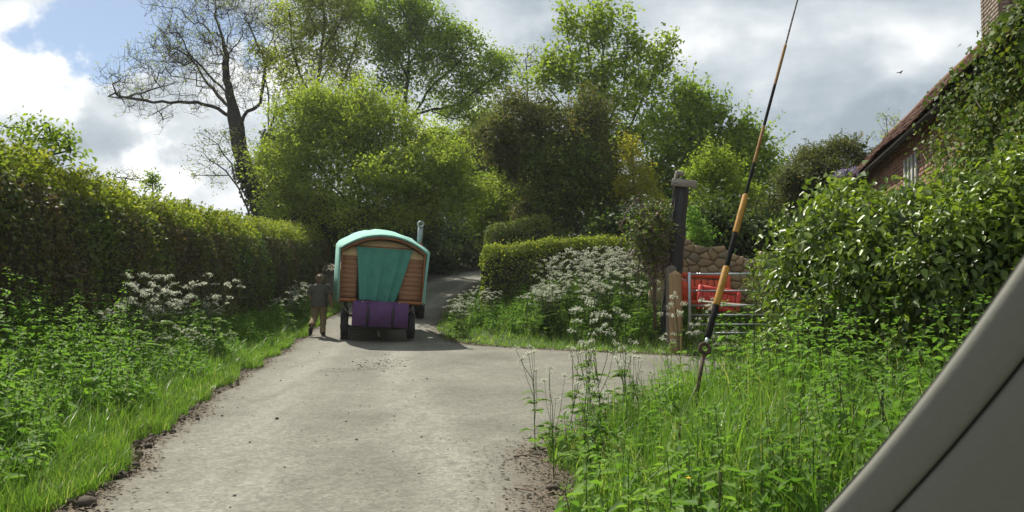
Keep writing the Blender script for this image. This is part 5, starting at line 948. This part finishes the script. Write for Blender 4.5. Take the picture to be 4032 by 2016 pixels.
# ------------------------------------------------------------------ verge plants
def hedge_x(y): return np.interp(y, [p[1] for p in LHline], [p[0] for p in LHline])
def ypdf(rng, n, a, b): return a * (b / a) ** rng.random(n)          # denser near the camera
def nettles(g, gs, x, y, h, rng, L=.085, tmean=.5):
    n = len(x); z = gz(x, y); B = np.stack((x, y, z), 1); lean = rng.normal(0, .12, (n, 2)); top = B + np.stack((lean[:, 0] * h, lean[:, 1] * h, h), 1); gs.cones(B, top, np.full(n, .004), np.full(n, .002), 3)
    tb = np.clip(tmean + rng.normal(0, .15, n), 0, 1); az0 = rng.uniform(0, 6.28, n)
    for k, f in enumerate((.30, .45, .58, .70, .80, .89, .96, 1.0)):
        P = B + (top - B) * f; sz = L * (1.05 - .75 * max(0, f - .55) / .45) * rng.uniform(.75, 1.3, n)
        for s_ in range(2 if f < .95 else 3):
            az = az0 + k * 1.57 + s_ * (np.pi if f < .95 else 2.1) + rng.normal(0, .25, n); el = rng.normal(-.05 if f < .9 else .5, .25, n); D = np.stack((np.cos(az) * np.cos(el), np.sin(az) * np.cos(el), np.sin(el)), 1); pt = P + D * .015
            g.ovate(pt, D, np.tile((0, 0, 1.), (n, 1)) + rv(rng, n) * .25, sz, sz * .58, np.clip(tb + .18 * (f - .6) + rng.normal(0, .1, n), 0, 1), .3, .15)
def left_verge():
    rng = np.random.default_rng(90); g = Geo(); n = 34000; y = ypdf(rng, n, 3.2, 26); e = np.abs(rng.normal(0, .42, n)) - .03 + .08 * np.sin(y * 3.1); x = xl(y) - e; h = rng.uniform(.06, .20, n) * (1 + 1.3 * np.clip(e, 0, 1)); B = np.stack((x, y, gz(x, y) - .01), 1); keep = x > hedge_x(y) - .1; t = np.clip(rng.normal(.62, .2, n), 0, .97); t[rng.random(n) < .03] = 1
    g.blades(B[keep], h[keep], np.abs(rng.normal(.5, .3, keep.sum())), (.003 + .0008 * y)[keep], t[keep], rng, 2)
    n = 15000; y = ypdf(rng, n, 3.2, 24); w = xl(y) - hedge_x(y); e = .25 + rng.random(n) * np.maximum(w - .2, .2); x = xl(y) - e; h = rng.uniform(.3, .75, n) * np.clip(.4 + e * .45, .4, 1.1); t = np.clip(rng.normal(.45, .2, n), 0, .97); g.blades(np.stack((x, y, gz(x, y)), 1), h, np.abs(rng.normal(.55, .3, n)), .006 + .0007 * y, t, rng, 3)
    tag(g.obj('verge_grass', 'grass_blade'), 'bright green grass along the left road edge', 'grass', None, 'stuff')
    g = Geo(); gs = Geo(); n = 1500; y = ypdf(rng, n, 3.4, 26); w = xl(y) - hedge_x(y); e = .55 + .18 * np.sin(y * 2.1) + rng.random(n) * np.maximum(w - .75, .1); x = xl(y) - e; h = (.32 + .50 * np.clip(e - .4, 0, 1.3)) * rng.uniform(.6, 1.3, n) * (1 + .18 * np.sin(x * 4.1 + y * 2.3)); nettles(g, gs, x, y, h, rng, .105)
    o = g.obj('nettle_bed', 'leaf_nettle'); tag(o, 'dense nettles and leafy weeds on the left verge', 'nettles', None, 'stuff'); tag(gs.obj('nettle_stems', 'stem_green', o), kind='stuff')
left_verge()
def near_right():
    rng = np.random.default_rng(91); g = Geo()
    def pts(n, off=0.0):
        X = []; 
        while sum(len(q) for q in X) < n:
            y = ypdf(rng, n, 2.9, 10.6); x = rng.uniform(.2, 6.2, n) ; x = .3 + (x - .2) * (y / 9.5) ** .6; m = (x > xr(y) + off - .06 + .1 * np.sin(y * 2.7)) & (x / y < .74); X.append(np.stack((x[m], y[m]), 1))
        q = np.concatenate(X)[:n]; return q[:, 0], q[:, 1]
    x, y = pts(30000); e = polydist(XR_near, x, y); h = rng.uniform(.3, .85, len(x)) * np.clip(.3 + e * .9, .3, 1.05); h *= np.where(y < 4.2, .8, 1); h *= 1 - .5 * np.exp(-(((x - 1.3 - (y - 5.6) * .25) / .55) ** 2 + ((y - 5.6) / 1.1) ** 2)); cl_ = np.sin(x * 5.3 + 1.1 * np.sin(y * 4)) * np.sin(y * 6.1 + x * 2) + .5 * np.sin(x * 13 + y * 9); m_ = rng.random(len(x)) < np.clip(.72 + .4 * cl_, .2, 1); x, y, h, cl_ = x[m_], y[m_], h[m_] * (1 + .22 * cl_[m_]), cl_[m_]; t = np.clip(rng.normal(.48, .22, len(x)) + .12 * cl_, 0, .97); t[rng.random(len(x)) < .035] = 1; g.blades(np.stack((x, y, gz(x, y) - .01), 1), h, np.abs(rng.normal(.45, .32, len(x))), rng.uniform(.005, .016, len(x)), t, rng, 3)
    x, y = pts(9000); h = rng.uniform(.08, .25, len(x)); g.blades(np.stack((x, y, gz(x, y) - .01), 1), h, np.abs(rng.normal(.5, .3, len(x))), .006, np.clip(rng.normal(.6, .2, len(x)), 0, .97), rng, 2)
    tag(g.obj('long_grass', 'grass_blade'), 'long lush grass on the near right verge', 'grass', None, 'stuff')
    g = Geo(); gs = Geo(); x, y = pts(330, .12); e = polydist(XR_near, x, y); h = rng.uniform(.45, .85, len(x)) * np.clip(.55 + e * .4, .5, 1.05); h = h * (1 - .5 * np.exp(-(((x - 1.3 - (y - 5.6) * .25) / .55) ** 2 + ((y - 5.6) / 1.1) ** 2))); nettles(g, gs, x, y, h, rng, .11, .45); x2 = rng.uniform(2.0, 4.4, 240); y2 = rng.uniform(5.2, 7.6, 240); m = x2 / y2 < .72; nettles(g, gs, x2[m], y2[m], rng.uniform(.6, 1.15, m.sum()), rng, .11, .5)
    o = g.obj('nettle_bed', 'leaf_nettle'); tag(o, 'nettles and brambles among the long grass on the right verge', 'nettles', None, 'stuff'); tag(gs.obj('nettle_stems', 'stem_brown', o), kind='stuff')
near_right()
def far_bank():
    rng = np.random.default_rng(92); n = 60000; y = rng.uniform(15.2, 30, n); x = rng.uniform(-2.6, 7.5, n); m = (x > xr(y) - .03) & (polydist(XR_far, x, y) < 4.2) & ((y < 22) | (x < 1.5)); x, y = x[m], y[m]; e = polydist(XR_far, x, y); h = rng.uniform(.07, .17, len(x)) * (1 + 2.0 * sstep(.5, 1.6, e)); t = np.clip(rng.normal(.66, .18, len(x)), 0, .97); t[rng.random(len(x)) < .04] = 1
    g = Geo(); g.blades(np.stack((x, y, gz(x, y) - .01), 1), h, np.abs(rng.normal(.5, .3, len(x))), rng.uniform(.010, .022, len(x)), t, rng, 2); tag(g.obj('bank_grass', 'grass_blade'), 'short bright grass on the bank beyond the junction', 'grass', None, 'stuff')
    g = Geo(); gs = Geo(); k = rng.random(len(x)) < .06; k &= e > .9; nettles(g, gs, x[k], y[k], rng.uniform(.25, .6, k.sum()), rng, .10, .5); o = g.obj('weed_bed', 'leaf_nettle'); tag(o, 'leafy weeds among the cow parsley on the far bank', 'weeds', None, 'stuff'); tag(gs.obj('weed_stems', 'stem_green', o), kind='stuff')
far_bank()

# ------------------------------------------------------------------ cow parsley
def parsley_proto(seed, h, n_umb, spread, um=.050):
    rng = np.random.default_rng(seed); st = Geo(); fl = Geo(); lf = Geo(); top = np.array((rng.normal(0, .05) * h, rng.normal(0, .05) * h, h * .62)); st.tube(np.array([(0, 0, -.03), top * .5 + (rng.normal(0, .01), 0, 0), top]), (.006, .005, .004), 5)
    for k in range(n_umb):
        f = rng.uniform(.35, 1.0); a = top * f; az = rng.uniform(0, 6.28); rr = spread * rng.uniform(.25, 1); tip = np.array((math.cos(az) * rr, math.sin(az) * rr, h * rng.uniform(.72, 1.02) * (1 - .15 * rr / spread))); mid = (a + tip) / 2 + np.array((math.cos(az), math.sin(az), -.2)) * rr * .15; st.tube(np.array((a, mid, tip)), (.0035, .003, .002), 4, False)
        m = rng.integers(9, 15); R_ = um * rng.uniform(.75, 1.3); tl = rng.normal(0, .25, 2); nrm = unit(np.array((tl[0], tl[1], 1.0))); u_ = unit(np.cross(nrm, (0, 1, 0))); v_ = np.cross(nrm, u_); q = np.sqrt(rng.random(m)); aa = rng.uniform(0, 6.28, m) + np.arange(m) * 2.4; C = tip + nrm * .02 + (R_ * q * np.cos(aa))[:, None] * u_ + (R_ * q * np.sin(aa))[:, None] * v_ - nrm * (R_ * .35 * q ** 2)[:, None]
        st.cones(np.tile(tip, (m, 1)), C, np.full(m, .0012), np.full(m, .001), 3)
        F = np.repeat(C, 6, 0) + rng.normal(0, .007, (m * 6, 3)); D = rv(rng, m * 6); D[:, 2] *= .5; fl.kite(F, D, nrm + rv(rng, m * 6) * .5, .0105, .0105, rng.random(m * 6), .05)
    for k in range(16):   # ferny leaves
        f = rng.uniform(.05, .8); a = top * f; az = rng.uniform(0, 6.28); D0 = np.array((math.cos(az), math.sin(az), .35)); L = rng.uniform(.12, .28) * h * (1.1 - .6 * f); q = np.linspace(.25, 1, 9); P = a + D0 * (q * L)[:, None] + np.array((0, 0, -1)) * ((q ** 2) * L * .35)[:, None]; st.tube(np.array((a, a + D0 * L * .5, P[-1])), .0018, 3, False)
        for s_ in (-1, 1):
            sd = np.array((-math.sin(az), math.cos(az), .0)) * s_; w = L * .42 * (1.05 - q); lf.kite(P, np.tile(sd + D0 * .5, (9, 1)), np.tile((0, 0, 1.), (9, 1)) + rv(rng, 9) * .3, w + .015, w * .5 + .008, np.clip(rng.normal(.5, .2, 9), 0, 1))
    return st.mesh('stalk', 'stem_green', True), fl.mesh('umbels', 'flower_white'), lf.mesh('leaves', 'leaf_parsley')
PV = [parsley_proto(100 + k, 1.0, n, sp_) for k, (n, sp_) in enumerate(((7, .24), (9, .30), (11, .34), (8, .22), (13, .38)))]
PN = [parsley_proto(120 + k, 1.0, n, sp_, .05) for k, (n, sp_) in enumerate(((6, .17), (8, .22), (5, .15)))]
def parsley(x, y, h, rng, label, group, protos=PV, wide=1.0):
    st, fl, lf = protos[rng.integers(len(protos))]; r = empty('cow_parsley', (x, y, gz1(x, y)), (rng.normal(0, .07), rng.normal(0, .07), rng.uniform(0, 6.28))); r.scale = (h * wide, h * wide, h); tag(r, label, 'cow parsley', group)
    link('stalk', st, r); tag(link('umbels', fl, r), kind='stuff'); tag(link('leaves', lf, r), kind='stuff')
def plant_parsley():
    rng = np.random.default_rng(93); G = 'cow parsley drift on the far bank'; lab = 'white flowering cow parsley in the dense drift left of the leaning black post'; c = 0
    while c < 72:
        y = rng.uniform(17.0, 20.8); x = rng.uniform(-.4, 3.4); e = polydist(XR_far, np.array([x]), np.array([y]))[0]; px = 2016 + FPX * x / y
        if x < xr(np.array([y]))[0] or e < 1.0 or px < 2020 or px > 2600: continue
        dens = sstep(1980, 2250, np.array(px)); 
        if rng.random() > .35 + .65 * dens: continue
        parsley(x, y, rng.uniform(.8, 1.12) + .35 * float(dens), rng, lab, G); c += 1
    for k in range(16): y = rng.uniform(20.5, 22.0); x = rng.uniform(-1.7, -.5); parsley(x, y, rng.uniform(.8, 1.15), rng, 'white cow parsley overhanging the lane below the clipped hedge end', 'cow parsley by the lane bend')
    for k in range(15): y = rng.uniform(9.3, 15.5); w = float(xl(np.array(y)) - hedge_x(y)); e = w * rng.uniform(.35, .85); parsley(float(xl(np.array(y))) - e, y, rng.uniform(.95, 1.65), rng, 'tall white cow parsley standing at the foot of the left hedge', 'cow parsley under the left hedge')
    for k in range(14): y = rng.uniform(9.5, 15.0); parsley(float(xl(np.array(y))) - rng.uniform(.5, 1.4), y, rng.uniform(.5, .95), rng, 'lower pale cow parsley in the middle of the left verge', 'cow parsley in the left verge')
    for k in range(9): y = rng.uniform(19.5, 23.5); parsley(float(xl(np.array(y))) - rng.uniform(.35, .8), y, rng.uniform(.9, 1.3), rng, 'white cow parsley beside and behind the walking person', 'cow parsley by the walker')
    for px, py, d, h in ((2115, 1310, 6.6, None), (2240, 1330, 7.0, None), (2300, 1210, 7.4, None), (2380, 1240, 7.2, None), (2460, 1190, 7.4, None), (2480, 1290, 6.8, None), (2540, 1340, 6.6, None), (2190, 1430, 5.6, None), (2300, 1400, 5.9, None), (2330, 1120, 8.0, None)):
        p = at(px, py, d); parsley(p[0] - .02, d, p[2] - gz1(p[0], d) + .02, rng, 'slender cow parsley with white heads on the near right verge', 'cow parsley on the near right verge', PN, .8)
    for px, py, d in ((2690, 1090, 10.5), (2740, 1190, 9.8), (2800, 1120, 10.2), (2870, 1250, 9.5), (2655, 1270, 9.3)):
        p = at(px, py, d); parsley(p[0], d, p[2] - gz1(p[0], d), rng, 'cow parsley heads showing in front of the gate bars', 'cow parsley before the gate', PN, .7)
plant_parsley()

# ------------------------------------------------------------------ small things
def small():
    rng = np.random.default_rng(94)
    lp = Geo(); ls = Geo(); lp.kite(np.tile((0, 0, 0.), (5, 1)), np.stack((np.cos(np.arange(5) * 1.257), np.sin(np.arange(5) * 1.257), np.full(5, .45)), 1), np.tile((0, 0, 1.), (5, 1)), .016, .016, .6, .05); fm = lp.mesh('petals', 'flower_yellow')
    for px, py, d, w in ((2710, 1885, 3.5, 'lower middle of the near right verge'), (3175, 1897, 3.6, 'lower right of the near right verge'), (2790, 1850, 3.6, 'right verge, right of the lower middle bloom'), (355, 1690, 7.0, 'near left verge by the road'), (600, 1580, 8.4, 'left verge beside the tall grass'), (975, 1310, 13.5, 'far left verge near the walker')):
        p = at(px, py, d); zb = gz1(p[0], d); r = empty('buttercup', (p[0], d, zb)); tag(r, 'yellow buttercup flower, ' + w, 'flower', 'buttercups in the verges'); s_ = Geo(); s_.tube(np.array([(0, 0, 0), (.01, 0, (p[2] - zb) * .6), (0, 0, p[2] - zb)]), .002, 4); s_.obj('stem', 'stem_green', r); link('petals', fm, r, (0, 0, p[2] - zb))
    # litter along the road edges
    def chips(name, lab, x, y, lo, hi, mat, lift=.012):
        n = len(x); g = Geo(); z = np.maximum(roadz(y) + camber(x, y), gz(x, y) - .03) + lift; D = rv(rng, n); D[:, 2] *= .25; g.kite(np.stack((x, y, z), 1), D, np.tile((0, 0, 1.), (n, 1)) + rv(rng, n) * .4, rng.uniform(lo, hi, n), rng.uniform(lo, hi, n) * .45, .5, .1); tag(g.obj(name, mat), lab, 'litter', None, 'stuff')
    n = 5200; y = ypdf(rng, n, 3.2, 24); chips('leaf_litter', 'brown leaf litter and twigs along the left road edge', xl(y) + rng.normal(.08, .10, n), y, .015, .06, 'litter')
    n = 3600; y = ypdf(rng, n, 2.9, 9.5); chips('leaf_litter', 'dry litter on the dirt edge of the right foreground', xr(y) - np.abs(rng.normal(.05, .22, n)), y, .012, .055, 'litter')
    n = 2000; k = rng.integers(0, len(XR_far) - 8, n); f = rng.random(n); q = XR_far[k] * (1 - f[:, None]) + XR_far[k + 1] * f[:, None] + rng.normal(0, .16, (n, 2)); chips('leaf_litter', 'crumbled soil and litter along the far bank edge', q[:, 0], q[:, 1], .03, .09, 'litter')
    # soil clods
    g = Geo(); n = 260; y = ypdf(rng, n, 4.0, 12); x = xl(y) + rng.normal(-.02, .09, n)
    for a, b in zip(x, y): s_ = rng.uniform(.012, .045); g.box((a, b, gz1(a, b) + s_ * .3), (s_ * 1.5, s_ * 1.2, s_), rot(rng.normal(0, .5), rng.normal(0, .5), rng.uniform(0, 3)), .5, s_ * .12, rng, ch=s_ * .25)
    tag(g.obj('soil_clods', 'soil'), 'dark crumbly soil clods on the left road edge', 'soil', None, 'stuff')
    g = Geo(); n = 300; y = ypdf(rng, n, 3.0, 17); x = xl(y) + .2 + rng.random(n) * 2.8; y2 = rng.normal(14.2, .7, 260); x2 = rng.normal(-2.45, .28, 260); x = np.concatenate((x, x2, xr(y[:200]) - np.abs(rng.normal(0, .5, 200)))); y = np.concatenate((y, y2, y[:200]))
    for a, b in zip(x, y):
        if a > xr(np.array(b)): continue
        s_ = min(.012, .003 + rng.exponential(.0022)) * (1 + .05 * b); g.box((a, b, float(roadz(np.array(b)) + camber(np.array(a), np.array(b))) + .004 + s_ * .3), (s_ * 1.4, s_ * 1.2, s_), rot(0, 0, rng.uniform(0, 3)), .5, s_ * .12, rng, ch=s_ * .25)
    tag(g.obj('loose_gravel', 'stone_chip'), 'loose grit scattered over the road surface', 'gravel', None, 'stuff')
    for px, py, s_, lab in ((340, 1992, .075, 'dark fist sized stone on the bottom left road edge'), (2178, 1930, .05, 'small dark stone at the right foreground grass edge'), (1090, 1655, .03, 'small stone on the road left of the centre')):
        dd = HCAM / ((py - 1150) / FPX); p = at(px, py, dd); g = Geo(); g.box((0, 0, s_ * .3), (s_ * 1.5, s_ * 1.2, s_ * .9), rot(.1, .1, rng.uniform(0, 3)), .5, s_ * .07, rng, ch=s_ * .28); tag(g.obj('stone', 'soil', None, False, (p[0], p[1], gz1(p[0], p[1]))), lab, 'stone')
    for px, py, L, a, lab in ((790, 1615, .34, .5, 'bent dry twig on the left road edge'), (640, 1690, .30, .1, 'dry stick lying by the left soil clods'), (2075, 1808, .22, .1, 'dark twig on the right foreground dirt'), (2090, 1950, .34, .9, 'forked dark stick on the bottom right dirt')):
        dd = HCAM / ((py - 1150) / FPX); p = at(px, py, dd); P = np.array([(-L / 2, 0, .012), (0, .02, .022), (L * .3, -.01, .015), (L / 2, -.04, .012)]) @ rot(0, 0, -a).T; g = Geo(); g.tube(P, (.007, .006, .005, .003), 6); g.tube(P[1] + np.array([(0, 0, 0), (L * .2, .06, .01)]), (.004, .002), 5); tag(g.obj('twig', 'dead_stem', None, True, (p[0], p[1], float(roadz(np.array(p[1]))) + .006)), lab, 'twig')
    p = at(3545, 287, 60); g = Geo(); g.tube(np.array([(-.16, 0, 0), (-.05, 0, .01), (.06, 0, .01), (.15, 0, 0)]), (.02, .05, .05, .015), 8); b = empty('bird', p, (0, R(8), R(15))); tag(b, 'tiny dark bird flying in the grey sky left of the roof', 'bird'); g.obj('body', 'black_metal', b, True)
    for s_ in (-1, 1): g = Geo(); V = np.array([(.06, 0, .02), (-.07, 0, .02), (-.10, s_ * .22, .10), (-.06, s_ * .38, .07), (.02, s_ * .24, .11)]); g.add(np.concatenate((V, V + (0, 0, .006))), [np.array([(0, 1, 2, 3, 4)]), np.array([(9, 8, 7, 6, 5)])]); g.obj('wing', 'black_metal', b)
small()

# ------------------------------------------------------------------ windscreen pillar of the car the photograph was taken from
def pillar():
    a = at(3000, 2330, .78); b = at(4330, 668, .50); ax = unit(b - a); L = np.linalg.norm(b - a); mid = (a + b) / 2; view = unit(mid - np.array((0, 0, HCAM))); sd = unit(np.cross(ax, view)); sd = sd if sd[0] > 0 else -sd; dp = unit(np.cross(sd, ax)); dp = dp if np.dot(dp, view) > 0 else -dp
    root = empty('windscreen_pillar', a); tag(root, 'grey plastic windscreen pillar trim of the car filling the lower right corner', 'car pillar')
    def ext(prof, nm, mat, smooth=True, bow=.012):
        n = 24; rings = []
        for t in np.linspace(0, 1, n): rings.append(np.array([ax * (t * L) + sd * (s_ + bow * (4 * t * (1 - t) - .75)) + dp * (d_) for s_, d_ in prof]))
        g = Geo(); g.loft(rings); return g.obj(nm, mat, root, smooth)
    arc = [(.0015, .030), (.0, .014), (.0012, .006), (.004, .002), (.009, .0005), (.02, .0), (.03, .0), (.0345, .001), (.037, .0035), (.037, .030)]
    ext(arc, 'trim_panel', 'trim_plastic'); arc2 = [(.039, .030), (.039, .0045), (.0415, .002), (.06, .0015), (.09, .004), (.13, .012), (.18, .028), (.20, .04), (.19, .05)]
    ext(arc2, 'trim_panel', 'trim_plastic'); ext([(-.0012, .036), (-.0015, .028), (-.0005, .027), (.002, .028), (.002, .036)], 'rubber_seal', 'rubber'); ext([(.035, .026), (.035, .016), (.042, .016), (.042, .026)], 'seam_backing', 'rubber', False)
pillar()
print('all', time.time() - T0)

# ------------------------------------------------------------------ added thin volume, imitates windscreen glare that lifts dark tones
def veil():
    g = MG('glare_veil'); v = g.n('ShaderNodeVolumePrincipled'); v.inputs['Color'].default_value = (.93, .96, 1, 1); v.inputs['Density'].default_value = .0004; v.inputs['Anisotropy'].default_value = .35; g.t.links.new(v.outputs[0], g.out.inputs['Volume'])
    b = Geo(); b.box((0, 160, 8), (640, 540, 24)); o = b.obj('veil', 'glare_veil'); tag(o, 'added thin haze in the air', 'veil', None, 'stuff')
veil()
